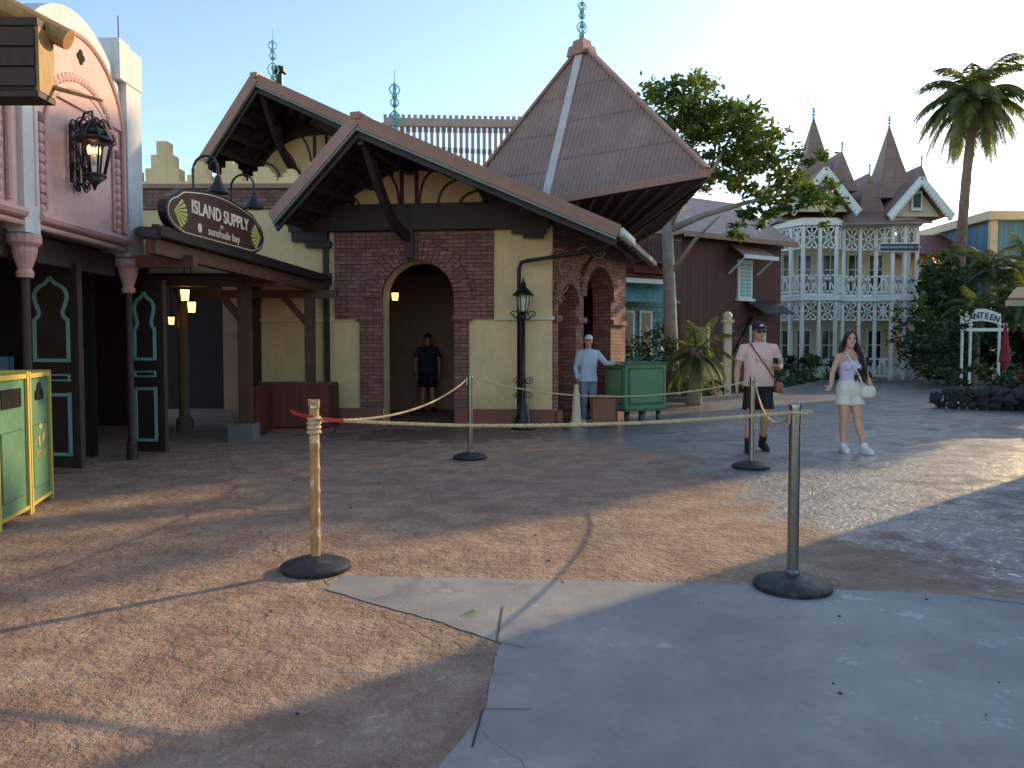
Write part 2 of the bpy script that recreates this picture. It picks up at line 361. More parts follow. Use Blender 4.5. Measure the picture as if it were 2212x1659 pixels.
for a,b_,w in(((-.05,3.98),(-.07,3.49),.007),((-.05,3.49),(.06,3.42),.004),((-.11,2.82),(-.135,2.55),.007),((-.11,2.83),(.07,2.83),.004),((2.5,4.14),(3.4,3.65),.007),((.29,4.46),(.3,4.38),.007)):
    a=V((*a,.008));b_=V((*b_,.008));d=(b_-a).normalized();n=V((-d.y,d.x,0))*w/2
    cp.face([a-n,b_-n,b_+n,a+n])
cp.build('concrete_pavement')
lf=MB(M('litter_leaf',(170,168,100),.7));lf.face([(-.25,3.86,.012),(-.2,3.88,.03),(-.18,3.85,.022),(-.22,3.83,.012)]);lf.face([(-.25,3.86,.012),(-.2,3.88,.03),(-.23,3.9,.012)]);lf.build('fallen_leaf')
pb=MB(ROCK);rp=random.Random(11)
for k in range(46):
    x=rp.uniform(-2.5,3.4);y=rp.uniform(2.4,8)
    s_=rp.uniform(.003,.008);pb.ball((x,y,s_*.6+.003),s_*1.4,s_,s_*.7,6)
pb.build('pebbles')
# ---------------------------------------------------------------- main brick/stucco building
B=grp('gabled_bazaar_building')
F=Fr((-3.2,13.8),(.7,13.4));L=F.L
mb=MB(CREAM); F.wall(mb,0,L,0,3.5,[(.92,2.2,2.28,1)],-.4,0)
mb.m(BRICK)
F.wall(mb,.05,2.9,1.9,3.44,[(.92,2.2,2.28,1)],.002,.05)
F.box(mb,.5,.919,.32,1.9,.002,.05);F.box(mb,2.201,2.46,.32,1.9,.002,.05)
F.ring(mb,1.56,2.28,.645,.96,.052,.11,26)
F.ring(mb,1.56,2.28,.97,1.03,.052,.09,22)
for a,b_ in((.45,.95),(2.17,2.52)): F.box(mb,a,b_,1.87,1.95,.051,.1)
def weave(x0,x1,z0,z1):
    i=0;x=x0
    while x+.28<x1:
        z=z0;k=0
        while z+.28<z1:
            if math.hypot(x+.14-1.56,max(0,z-2.28))>1.13:
                if (i+k)%2==0:
                    for j in range(3):F.box(mb,x+.01+j*.093,x+.085+j*.093,z+.01,z+.27,.052,.064)
                else:
                    for j in range(3):F.box(mb,x+.01,x+.27,z+.01+j*.093,z+.085+j*.093,.052,.064)
            z+=.28;k+=1
        x+=.28;i+=1
weave(.08,2.9,2.02,3.44)
mb.m(CREAM2);F.box(mb,2.91,L+.04,1.88,1.94,.002,.05)
F.box(mb,.002,.45,1.88,1.94,.002,.04)
mb.m(PLINTH);F.box(mb,-.02,.9,0,.32,.002,.08);F.box(mb,2.22,L+.05,0,.32,.002,.08)
mb.m(DWOOD);F.box(mb,-.75,L-.05,3.45,3.88,.003,.16);F.box(mb,-.7,-.05,3.28,3.45,.003,.14);F.box(mb,-.45,.0,3.17,3.28,.003,.12);F.box(mb,L-.7,L-.1,3.36,3.45,.052,.14);F.box(mb,L-.5,L-.15,3.28,3.36,.052,.12)
T=V((-2.35,11.8,4.83));FL=V((-3.92,12.8,3.56));FR=V((1.64,12.2,3.24));rd=V((.3,.954,0))
mb.m(DWOOD);mb.slab([F.P(-.3,3.6,-.05),F.P(.07,3.88,-.05),F.P(1.44,4.8,-.05),F.P(3.69,3.86,-.05),F.P(3.9,3.6,-.05)],F.n*.05)
mb.build('front_walls',B)
def fan(fr,c,z,hw,hh,wl=0.003):
    f=MB(CREAM);n=20
    f.slab([fr.P(c+hw*math.cos(pi*i/n),z+hh*math.sin(pi*i/n),wl) for i in range(n+1)],fr.n*.02)
    f.m(DWOOD)
    fr.arc(f,c,z,hw,hh,0,pi,wl+.03,.05,20)
    f.m(MWOOD)
    for sg in(-1,1):
        for k,(o,r) in enumerate(((.16,.22),(.42,.3),(.72,.38))):
            r0=hw*r
            fr.arc(f,c+sg*hw*(o+r*.9),z,sg*-r0,hh*(.95-.28*k),0,pi/2,wl+.03,.04,8)
    f.m(DWOOD)
    for o in(-.1,.1): fr.box(f,c+hw*o-.03,c+hw*o+.03,z,z+hh*.98,wl+.021,wl+.06)
    fr.box(f,c-hw,c+hw,z-.05,z+.02,wl+.022,wl+.07)
    return f
fan(F,1.41,3.9,1.32,.62).build('gable_fan',B)
def gable(T,FL,FR,rd,Ll,nm,bw=.05,parent=B,bh=.2):
    r=MB(DWOOD);rd=rd.normalized();dn=V((0,0,-.05))
    for Q in(FL,FR):
        r.m(ROOF).slab([T,Q,Q+rd*Ll,T+rd*Ll],(0,0,.05))
        r.m(DWOOD).slab([T+dn,Q+dn,Q+rd*Ll+dn,T+rd*Ll+dn],(0,0,.045))
        for k in range(1,6):
            p=T.lerp(Q,k/5.3)+V((0,0,-.12))+rd*.08; r.bar(p,p+rd*(Ll*.8),.07,.12)
        for k in range(5):
            p=T+rd*(.35+k*.45)+V((0,0,-.08));q=Q+rd*(.35+k*.45)+V((0,0,-.08));r.bar(p,q,.06,.07)
        d=(Q-T).normalized()
        r.m(BARGE);r.bar(T-rd*.03+V((0,0,.0)),Q-rd*.03+d*.05,bw,bh)
        r.m(GREYT);r.bar(T-rd*.02+V((0,0,-bh*.62)),Q-rd*.02+V((0,0,-bh*.62)),bw*.8,.06)
        r.m(DWOOD);r.bar(T+rd*.05+V((0,0,-bh*.95)),Q+rd*.05+V((0,0,-bh*.95)),bw*.8,.12)
    r.m(BARGE);r.bar(T-rd*.06+V((0,0,.06)),T+rd*Ll+V((0,0,.08)),.16,.1)
    r.m(GREYT)
    for Q in(FL,FR):r.bar(Q+V((0,0,-.02)),Q+rd*Ll+V((0,0,-.02)),.12,.1)
    return r
r=gable(T,FL,FR,rd,4.8,'g')
w0=F.P(1.44,3.3,.17);P=[]
for i in range(13):
    t=i/12;P.append(w0.lerp(T+rd*.25+V((0,0,-.25)),t)+V((0,0,-.34*math.sin(pi*t)*(1-t*.2)+.0)))
r.m(DWOOD)
for i in range(12): r.bar(P[i],P[i+1]+(P[i+1]-P[i])*.15,.1,.16)
r.box(w0+V((0,-.03,-.1)),(.14,.1,.5))
r.bar(T+rd*.1+V((0,0,-.25)),F.P(1.44,4.5,.05),.1,.18)
r.build('gable_roof',B)
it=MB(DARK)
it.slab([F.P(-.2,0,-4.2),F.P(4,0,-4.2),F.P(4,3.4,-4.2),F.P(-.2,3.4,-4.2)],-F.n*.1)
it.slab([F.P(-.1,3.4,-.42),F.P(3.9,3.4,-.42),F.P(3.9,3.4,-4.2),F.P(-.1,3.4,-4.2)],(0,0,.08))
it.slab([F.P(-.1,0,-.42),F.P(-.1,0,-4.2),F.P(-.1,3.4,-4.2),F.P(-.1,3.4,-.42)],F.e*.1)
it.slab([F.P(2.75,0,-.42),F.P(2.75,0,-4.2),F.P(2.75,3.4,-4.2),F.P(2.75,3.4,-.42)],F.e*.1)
it.m(CREAMSH);F.box(it,1.0,2.7,0.0,2.6,-4.15,-4.05);it.m(CREAM);F.box(it,.62,.86,0,2.3,-.62,-.42)
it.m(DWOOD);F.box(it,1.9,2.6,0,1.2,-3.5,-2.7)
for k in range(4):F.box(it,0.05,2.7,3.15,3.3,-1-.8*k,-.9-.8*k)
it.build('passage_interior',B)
# left wing wall
W=Fr((-8.2,13.9),(-3.2,13.82))
w=MB(CREAM);W.wall(w,0,5.0,0,3.86,[(1.7,3.55,2.6,0)],-.3,0)
w.m(BRICK);W.box(w,0,5.0,3.87,4.22,-.3,.05);w.m(BARGE);W.box(w,0,5.0,4.22,4.3,-.3,.1);w.m(CREAM);W.box(w,0,5,4.3,4.36,-.3,.02)
def merlon(s0,wd,h,z=4.36):
    for k in range(3):
        W.box(w,s0+wd*k*.17,s0+wd-wd*k*.17,z+h*k/3,z+h*(k+1)/3,-.28+k*.005,-.02-k*.005)
for s0,wd,h in((.35,.45,.75),(1.0,.5,.66),(1.65,.6,.72),(2.4,.42,.36),(2.95,.42,.36),(3.5,.5,.26),(4.05,.4,.22),(4.4,.55,.34)): merlon(s0,wd,h)
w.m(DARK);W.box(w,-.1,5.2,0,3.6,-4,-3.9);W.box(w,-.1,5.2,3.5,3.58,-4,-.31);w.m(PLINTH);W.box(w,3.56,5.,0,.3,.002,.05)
w.m(CREAM2);W.box(w,3.56,5.,1.86,1.92,.002,.05)
w.m(DWOOD);W.box(w,3.56,3.7,0,2.9,.003,.06);W.box(w,4.85,4.95,0.3,3.2,.05,.1);W.box(w,0,1.69,0,2.9,.003,.06);W.box(w,0,5,2.5,2.72,.061,.12)
w.build('wing_wall',B)
ub=MB(BARGE);ub.slab([(-6.6,17.6,0),(1.5,17.6,0),(1.5,24,0),(-6.6,24,0)],(0,0,5.0));ub.m(ROOF)
ub.slab([(-3,18,5.0),(1.5,18,5.0),(1.5,22,5.95),(-3,22,5.95)],(0,0,.06))
G=Fr((-6.15,17.25),(-1.6,17.05));ub.m(DWOOD)
ub.slab([G.P(0,3,0),G.P(0,5.2,0),G.P(1.5,6.4,0),G.P(4.4,5.2,0),G.P(4.4,3,0)],-G.n*.1)
ub.build('rear_block',B)
fan(G,1.95,5.15,1.35,.95,.02).build('rear_gable_fan',B)
T2=V((-5.09,15.5,6.73));rr=gable(T2,V((-6.35,15.9,5.15)),V((-1.6,16.2,5.3)),V((.3,.954,0)),4.5,'g2')
w0=G.P(1.45,5.2,.05);P=[]
for i in range(9):
    t=i/8;P.append(w0.lerp(T2+rd*.25+V((0,0,-.25)),t)+V((0,0,-.25*math.sin(pi*t))))
rr.m(DWOOD)
for i in range(8): rr.bar(P[i],P[i+1]+(P[i+1]-P[i])*.15,.1,.16)
rr.m(IRON);rr.tube([(-5.0,16.8,5.8),(-5.0,16.8,7.3)],.09,10);rr.tube([(-5.0,16.8,7.3),(-5.0,16.8,7.42)],[.15,.13],10)
rr.build('rear_gable_roof',B)
ra=MB(RAILP);z0,z1=6.0,7.05
ra.bar((-3.2,19.5,z0),(.6,20.3,z0),.08,.14);ra.bar((-3.2,19.5,z1),(.6,20.3,z1+.18),.1,.2)
for i in range(27):
    t=i/26;x=-3.2+3.8*t;y=19.5+.8*t;zz=z1+.18*t
    ra.box((x,y,(z0+zz)/2),(.075,.05,zz-z0),.2)
    ra.box((x,y,zz-.16),(.12,.05,.16),.2)
    ra.box((x,y,z0+.45),(.11,.05,.12),.2)
    ra.box((x+.03,y,zz+.14),(.08,.09,.09),.2)
ra.build('roof_railing',B)
# tower
A_=V((.62,14.4,4.14));B_=V((3.22,12.8,4.31));C_=V((3.4,18,4.25));D_=V((-1.2,18.6,4.2));E_=V((-1.2,15.4,4.15));AP=V((1.42,15.9,7.55))
ev=[A_,B_,C_,D_,E_];t=MB(ROOF)
for i in range(5):t.face([ev[i],ev[(i+1)%5],AP])
t.m(DWOOD)
inn=[V((.72,14.3,3.5)),V((2.3,14.9,3.62)),V((2.42,18,3.6)),V((-.9,18.2,3.6)),V((-.9,15.5,3.6))]
for i in range(5):
    t.face([ev[i]-V((0,0,.12)),ev[(i+1)%5]-V((0,0,.12)),inn[(i+1)%5],inn[i]])
    t.m(BARGE);t.bar(ev[i]-V((0,0,.05)),ev[(i+1)%5]-V((0,0,.05)),.1,.13);t.m(DWOOD)
    for k in range(1,9):
        p=ev[i].lerp(ev[(i+1)%5],k/9)-V((0,0,.14));q=inn[i].lerp(inn[(i+1)%5],k/9)-V((0,0,.02));t.bar(p,q,.05,.05)
t.m(RIDGE);t.bar(A_+V((0,0,.03)),AP+V((0,0,.03)),.16,.05)
t.m(BARGE)
for q in(B_,E_,C_):t.bar(q+V((0,0,.03)),AP+V((0,0,.03)),.12,.05)
t.m(BARGE).lathe(AP-V((0,0,.25)),[(.32,0),(.27,.2),(.2,.22),(.18,.32),(.02,.36)],4)
t.build('tower_roof',B)
t=MB(CREAM);S=Fr((.72,13.42),(2.35,16.0))
t.m(BRICK);S.wall(t,0.02,S.L,0,3.6,[(.18,.85,2.2,1),(1.15,2.35,2.35,1)],-.4,0)
S.ring(t,.515,2.2,.34,.5,.003,.06,16);S.ring(t,1.75,2.35,.605,.8,.003,.07,22)
for a,b_ in((.0,.2),(.83,1.17),(2.33,3.0)): S.box(t,a,b_,1.86,1.96,.003,.07);S.box(t,a,b_,0,.3,.003,.08)
S2=Fr((2.36,16.0),(2.45,19));S2.wall(t,.02,3,0,3.6,[(.3,1.3,2.0,1)],-.35,0)
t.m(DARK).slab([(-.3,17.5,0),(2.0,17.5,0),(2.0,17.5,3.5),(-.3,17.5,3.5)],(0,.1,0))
t.m(CREAMSH).slab([(.2,15.6,0),(1.2,16.9,0),(1.2,16.9,2.8),(.2,15.6,2.8)],(0.05,-.05,0))
t.build('tower_walls',B)
t=MB(VERD);finial(t,AP+V((0,0,.05)),1.0,1.1);finial(t,T+rd*1.3+V((0,0,.05)),1.15,1.0);finial(t,T2+rd*.6+V((0,0,.05)),1.15,1.0);t.build('roof_finials',B,True)
t=MB(IRON)
t.tube([(.12,13.3,0),(.12,13.3,2.75),(.16,13.28,2.86),(.25,13.25,2.88),(1.5,12.85,3.02),(1.6,12.7,3.15)],.035,8)
t.m(RUST)
for (x,z,rr_,sg) in((.95,2.75,.2,1),(.8,2.45,.15,-1),(1.2,2.95,.16,1),(1.45,3.0,.11,-1),(1.1,2.6,.1,-1),(.78,2.95,.14,1),(.8,2.2,.1,1)):
    spiral(t,(x,13.25-.15*x,z),(1,-.15,0),(0,0,1),rr_,1.6,.012,26,sg)
t.tube([(.72,13.3,2.1),(.8,13.28,2.5),(1.0,13.2,2.8),(1.3,13.05,3.0),(1.6,12.9,3.1)],.014,6)
t.m(WPAINT);t.bar(FR+V((.06,0,-.02)),FR+rd*1.3+V((.06,0,-.02)),.1,.12)
t.build('gutter_and_ironwork',B,True)
def hlantern(name,c,s=.12,parent=None,chain=.3):
    c=V(c);g=MB(LAMPG);g.lathe(c,[(s*.5,-s*.75),(s*.62,s*.6)],6);g.m(IRON)
    g.lathe(c,[(s*.75,s*.62),(s*.5,s*.9),(s*.12,s*1.2)],6);g.lathe(c,[(s*.2,-s*1.05),(s*.6,-s*.78)],6)
    for k in range(6):
        a=pi/3*k;g.tube([c+V((math.cos(a)*s*.52,math.sin(a)*s*.52,-s*.78)),c+V((math.cos(a)*s*.66,math.sin(a)*s*.66,s*.62))],s*.06,4)
    g.tube([c+V((0,0,s*1.1)),c+V((0,0,s*1.2+chain))],.008,4)
    return g.build(name,parent)
hlantern('hanging_lantern',F.P(.98,2.35,-.6),.1)
for c,s in(((-5.0,11.8,2.2),.12),((-5.15,12.4,2.05),.12),((-5.7,12.9,1.85),.09),((-6.1,11.2,2.15),.07)):hlantern('hanging_lantern',c,s,None,.5)
# ---------------------------------------------------------------- Island Supply awning
AW=grp('timber_awning');a=MB(ROOFD)
e1=V((-3.8,8.3,2.62));e2=V((-3.17,13.35,2.56));b1=V((-7.4,9.75,3.52));b2=V((-7.4,13.7,3.55));mid=V((-4.72,9.75,2.86))
a.slab([e1,e2,b2,b1,mid],(0,0,.05))
a.m(IRON);a.bar(e1+V((0,0,.0)),e2+V((0,0,.0)),.1,.09);a.bar(e1+V((0,0,-.02)),mid+V((0,0,-.02)),.08,.1);a.bar(e1+V((-.02,0,.06)),e2+V((-.02,0,.06)),.08,.04)
a.m(MWOOD);a.bar(e1+V((-.12,.1,-.14)),e2+V((-.12,0,-.14)),.12,.16)
a.bar((-4.35,9.0,2.38),(-3.68,9.0,2.38),.13,.14)
a.bar((-5.6,11.55,2.38),(-3.4,11.55,2.38),.13,.15)
a.bar((-5.6,13.05,2.3),(-2.95,13.05,2.3),.13,.13)
for k in range(3,9):
    p=e1.lerp(e2,(k+.5)/9)+V((-.15,0,-.04));a.bar(p,p+V((-3.2,0,.83)),.06,.08)
a.m(MWOOD);a.box((-4.0,11.55,1.3),(.17,.17,2.1));a.box((-3.42,13.05,1.2),(.15,.15,2.2))
a.bar((-4.0,11.55,1.75),(-4.45,11.55,2.3),.08,.1);a.bar((-3.42,13.05,1.75),(-3.85,13.05,2.25),.08,.1)
a.m(CONC2);a.box((-4.02,11.5,.13),(.36,.36,.26))
a.m(REDP);a.box((-3.6,12.75,.42),(1.15,.1,.72));a.box((-3.08,13.1,.42),(.1,.7,.72));a.box((-4.0,12.3,.42),(.1,.9,.72));a.m(MWOOD);a.box((-3.55,12.8,.8),(1.25,.2,.05))
a.m(PLINTH);a.box((-3.55,12.78,.03),(1.2,.16,.1))
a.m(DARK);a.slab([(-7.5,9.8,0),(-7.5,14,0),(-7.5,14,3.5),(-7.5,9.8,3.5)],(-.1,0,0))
a.m(CREAMSH);a.lathe((-5.5,12.9,0),[(.14,0),(.14,.2),(.09,.25),(.08,2.2),(.14,2.35),(.14,2.5)],14)
a.m(IRON)
for (x,y,z) in((-4.1,10.0,2.75),(-4.0,11.06,2.7)):
    pts=[V((x,y,z))]+[V((x,y,3.6))]
    for i in range(9):
        t_=pi*i/8;pts.append(V((x+.19-.19*math.cos(t_),y-.02*i,3.64+.19*math.sin(t_))))
    pts.append(pts[-1]-V((0,0,.1)))
    a.tube(pts,.015,6);q=pts[-1];a.lathe(q-V((0,0,.2)),[(.14,0),(.11,.06),(.05,.14),(.03,.22)],14)
a.build('awning_structure',AW)
SG=grp('shop_sign');sf=Fr((-3.80,8.42),(-3.49,10.75));SLn=sf.L
def signpoly(mrg,zc=2.92):
    pts=[];hw=SLn/2-mrg;c=SLn/2
    def add(x,z):pts.append((c+x,z))
    top=.25-mrg;N=16
    for i in range(N+1):
        t_=i/N;x=-hw*.72+2*hw*.72*t_;add(x,zc+top+.09*math.cos((t_-.5)*pi))
    for i in range(1,9):
        t_=pi/2-pi*i/9;add(hw*.76+hw*.24*math.cos(t_),zc-.03+(top-.03)*math.sin(t_)*.95)
    for i in range(N+1):
        t_=1-i/N;x=-hw*.72+2*hw*.72*t_;add(x,zc-top-.02)
    for i in range(1,9):
        t_=-pi/2-pi*i/9;add(-hw*.76+hw*.24*math.cos(t_),zc-.03+(top-.03)*math.sin(t_)*.95)
    return pts
s_=MB(IRON);s_.slab([sf.P(x,z,-.05) for x,z in signpoly(0)],sf.n*.1);s_.m(SIGNT);s_.slab([sf.P(x,z,.051) for x,z in signpoly(.03)],sf.n*.004)
s_.m(SIGN);s_.slab([sf.P(x,z,.056) for x,z in signpoly(.042)],sf.n*.006)
s_.m(SUNB)
for cx,sg in((.13,1),(SLn-.13,-1)):
    for k in range(7):
        a0=-1.05+k*.3;q=[(cx,2.89),(cx+sg*.27*math.cos(a0),2.89+.19*math.sin(a0)),(cx+sg*.27*math.cos(a0+.2),2.89+.19*math.sin(a0+.2))]
        s_.slab([sf.P(x,z,.063) for x,z in q],sf.n*.004)
s_.m(IRON)
for x in(.4,1.1,1.8):s_.bar(sf.P(x,2.55,-.03),sf.P(x,2.9,-.08),.03,.03)
s_.build('sign_board',SG)
text('ISLAND SUPPLY',.215,SIGNT,SG,sf.P(SLn/2,2.995,.064),sf.e,(0,0,1),'lettering',.006,.93,off=.004)
text('BY',.06,SIGNT,SG,sf.P(SLn/2,2.865,.064),sf.e,(0,0,1),'lettering_small')
text('sunshade bay',.14,SIGNT,SG,sf.P(SLn/2+.06,2.775,.064),sf.e,(0,0,1),'lettering_shop',.004,1.05)
d=MB(SIGNT);c=sf.P(SLn/2-.52,2.78,.066);d.slab([c+sf.e*.045*math.cos(k*pi/8)+V((0,0,.055*math.sin(k*pi/8))) for k in range(16)],sf.n*.004);d.build('sign_mark',SG)
# ---------------------------------------------------------------- pink building
PB=grp('pink_arcade_building');X0=-4.67
pf=Fr((X0,2.5),(X0,9.7))
def S_(y): return y-2.5
p=MB(PINK)
pf.box(p,-1.0,S_(9.7),2.56,4.1,-.3,0)
def ogee(yc,hw,z0,z1,n=24):
    pts=[]
    for i in range(n+1):
        t_=-1+2*i/n; pts.append((S_(yc)+hw*t_, z0+(z1-z0)*(1-abs(t_)**2.0)**.62))
    return pts
for yc in(8.42,6.3,4.2):
    p.m(WHITE);o=ogee(yc,1.05,4.05,4.98);p.slab([pf.P(a_,z,-.28) for a_,z in o],pf.n*.26)
    p.m(PINK);o=ogee(yc,.88,3.95,4.72);p.slab([pf.P(a_,z,-.02) for a_,z in o]+[],pf.n*.05)
    p.m(PINK2);o=[(S_(yc)-.88,2.75)]+ogee(yc,.88,3.95,4.72)+[(S_(yc)+.88,2.75)]
    p.tube([pf.P(a_,z,.03) for a_,z in o],.03,6)
    sc_=[(S_(yc)-.74,2.75+.1*k) for k in range(10)]+[(a_,z) for a_,z in ogee(yc,.74,3.65,4.25,22)]+[(S_(yc)+.74,3.65-.1*k) for k in range(10)]
    for a_,z in sc_: p.ball(pf.P(a_,z,.02),.035,.055,.055,8)
    o=[(S_(yc)-.66,2.75)]+ogee(yc,.66,3.62,4.13)+[(S_(yc)+.66,2.75)]
    p.tube([pf.P(a_,z,.02) for a_,z in o],.018,6)
    p.m(DARK)
    for dy,dz in((0,.045),(0,-.045),(.04,0),(-.04,0)):p.ball(pf.P(S_(yc)+dy,4.5+dz,.035),.012,.036,.04,8)
p.m(WHITE)
for y0,y1,zt in((9.36,9.72,4.75),(7.36,7.6,4.1),(5.2,5.4,4.1)):
    pf.box(p,S_(y0),S_(y1),2.48,zt,-.3,.05)
pf.box(p,S_(9.2),S_(9.74),4.55,4.98,-.34,.06);pf.box(p,S_(9.25),S_(9.5),4.98,5.04,-.3,.03)
p.m(PINK2);
for y0,y1 in((7.6,9.36),(5.4,7.36)):p.tube([pf.P(S_(y0),2.66,.04),pf.P(S_(y1),2.66,.04)],.055,8);p.tube([pf.P(S_(y0),2.56,.02),pf.P(S_(y1),2.56,.02)],.03,8)
for y in(9.45,7.45,5.3):
    p.lathe((X0-.02,y,0),[(.07,2.05),(.08,2.1),(.06,2.13),(.1,2.26),(.11,2.3),(.11,2.34),(.15,2.38),(.15,2.46)],14)
p.m(DWOOD);pf.box(p,-1,S_(9.35),2.24,2.5,-.25,-.12)
for y in(9.45,7.45,5.3):p.lathe((X0-.02,y,0),[(.06,0),(.06,.2),(.04,.25),(.04,2.06)],12)
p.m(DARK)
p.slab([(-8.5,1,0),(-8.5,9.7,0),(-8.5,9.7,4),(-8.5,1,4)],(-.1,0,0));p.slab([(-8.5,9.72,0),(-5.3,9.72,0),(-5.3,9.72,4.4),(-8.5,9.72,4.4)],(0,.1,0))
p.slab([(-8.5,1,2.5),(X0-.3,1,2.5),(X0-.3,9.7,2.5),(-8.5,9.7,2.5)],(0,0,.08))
p.m(IRON);p.tube([(X0-.1,9.5,5.0),(X0-.1,9.5,5.4)],.008,5)
p.m(REDW);p.box((-6.6,9.3,.5),(1.,.4,1.0));p.m(BLUEW);p.box((-6.2,9.2,1.15),(.3,.3,.25))
p.build('arcade_facade',PB)
def doorleaf(name,pa,pb_,zt):
    f=Fr(pa,pb_);g=MB(DWOOD);Lw=f.L
    f.box(g,0,Lw,.05,zt,-.05,0);m_=.07
    for s0,s1 in((0,m_),(Lw-m_,Lw)):f.box(g,s0,s1,.05,zt,.001,.02)
    for z0,z1 in((.05,.15),(.92,1.0),(1.1,1.18),(zt-.1,zt)):f.box(g,m_,Lw-m_,z0,z1,.001,.018)
    g.m(TEAL);c=Lw/2;hw=Lw/2-.13
    def loop(pts,th=.035):
        for i in range(len(pts)):
            a_,b_=pts[i],pts[(i+1)%len(pts)];P_,Q_=f.P(*a_,.02),f.P(*b_,.02);dd=(Q_-P_)
            g.bar(P_-dd*.02,Q_+dd*.04,.02,th,up=f.n.cross(dd.normalized()))
    loop([(c-hw,.2),(c+hw,.2),(c+hw,.86),(c-hw,.86)])
    loop([(c-hw,1.02),(c+hw,1.02),(c+hw,1.08),(c-hw,1.08)],.018)
    zs=zt-.62;pts=[(c-hw,1.24),(c+hw,1.24),(c+hw,zs),(c+hw*.72,zs+.05),(c+hw*.72,zs+.1)]
    n=12
    for i in range(n+1):
        t_=-.35+(pi+.7)*i/n
        pts.append((c+hw*.98*math.cos(t_),zs+.26+.15*math.sin(t_)+(.06 if i==n//2 else 0)))
    pts+=[(c-hw*.72,zs+.1),(c-hw*.72,zs+.05),(c-hw,zs)]
    loop(pts,.036);g.build(name)
doorleaf('wooden_door',(-5.42,8.6),(-4.74,8.45),2.3)
doorleaf('wooden_door',(-4.96,9.93),(-4.42,9.8),2.24)
wl=grp('wall_lantern');g=MB(IRON);c=V((-4.36,8.12,3.4))
g.box((X0+.04,8.3,3.42),(.03,.04,.75));g.box((X0+.04,8.42,3.42),(.03,.03,.6));g.box((X0+.04,8.18,3.42),(.03,.03,.6))
for z in(3.1,3.3,3.5,3.7):
    for sg in(1,-1):spiral(g,(X0+.07,8.3+sg*.1,z),(0,sg,0),(0,0,1),.08,1.3,.01,16)
g.tube([(X0+.05,8.3,3.7),(-4.5,8.22,3.85),(-4.38,8.14,3.84),c+V((0,0,.32))],.014,6);g.tube([(X0+.05,8.3,3.15),(-4.5,8.2,3.05),c+V((0,0,-.25))],.012,6)
for k in range(8):
    a0=2*pi*k/8;dx,dy=math.cos(a0),math.sin(a0)
    g.tube([c+V((dx*.1,dy*.1,-.22)),c+V((dx*.18,dy*.18,.14)),c+V((dx*.1,dy*.1,.27)),c+V((dx*.02,dy*.02,.34))],.011,5)
    g.tube([c+V((dx*.17,dy*.17,.1)),c+V((dx*.22,dy*.22,.14)),c+V((dx*.2,dy*.2,.19))],.009,5)
    spiral(g,c+V((dx*.1,dy*.1,.3)),(dx,dy,0),(0,0,1),.06,1.1,.007,12)
g.lathe(c,[(.18,.12),(.19,.14),(.18,.16)],12);g.lathe(c,[(.12,-.24),(.11,-.21)],12);g.lathe(c,[(.01,-.38),(.03,-.32),(.12,-.24)],10);g.lathe(c,[(.14,.2),(.06,.28),(.015,.36)],10)
g.build('ironwork',wl,True)
g=MB(GLASS);g.lathe(c,[(.02,-.12),(.02,.0)],8);g.m(LAMPG)
for k in range(3):g.ball(c+V((.05*math.cos(k*2.1),.05*math.sin(k*2.1),.03)),.022,.022,.05,8)
g.build('candles',wl,True)
ov=grp('timber_overhang');g=MB(DWOOD)
g.box((-2.93,4.05,2.84),(1.0,.12,.32));g.box((-2.93,4.06,3.02),(1.04,.16,.04));g.box((-2.93,4.06,2.66),(1.03,.15,.03))
for k in range(3):g.box((-2.93,3.985,2.74+.1*k),(1.0,.02,.085))
g.m(GOLD);g.box((-2.42,4.055,2.84),(.018,.13,.33))  # golden end face: sunlit side of the dark box put into colour
g.tube([(-3.5,3.85,3.46),(-2.66,4.05,3.14),(-2.33,4.12,2.98)],[.065,.06,.055],12);g.tube([(-3.4,3.8,3.54),(-2.75,4.0,3.25)],[.06,.05],12);g.tube([(-2.45,4.1,2.74),(-2.2,4.2,2.69)],[.014,.008],6)
g.m(DWOOD);g.box((-3.3,4.15,1.4),(.18,.18,2.5))
g.build('beam_end',ov)
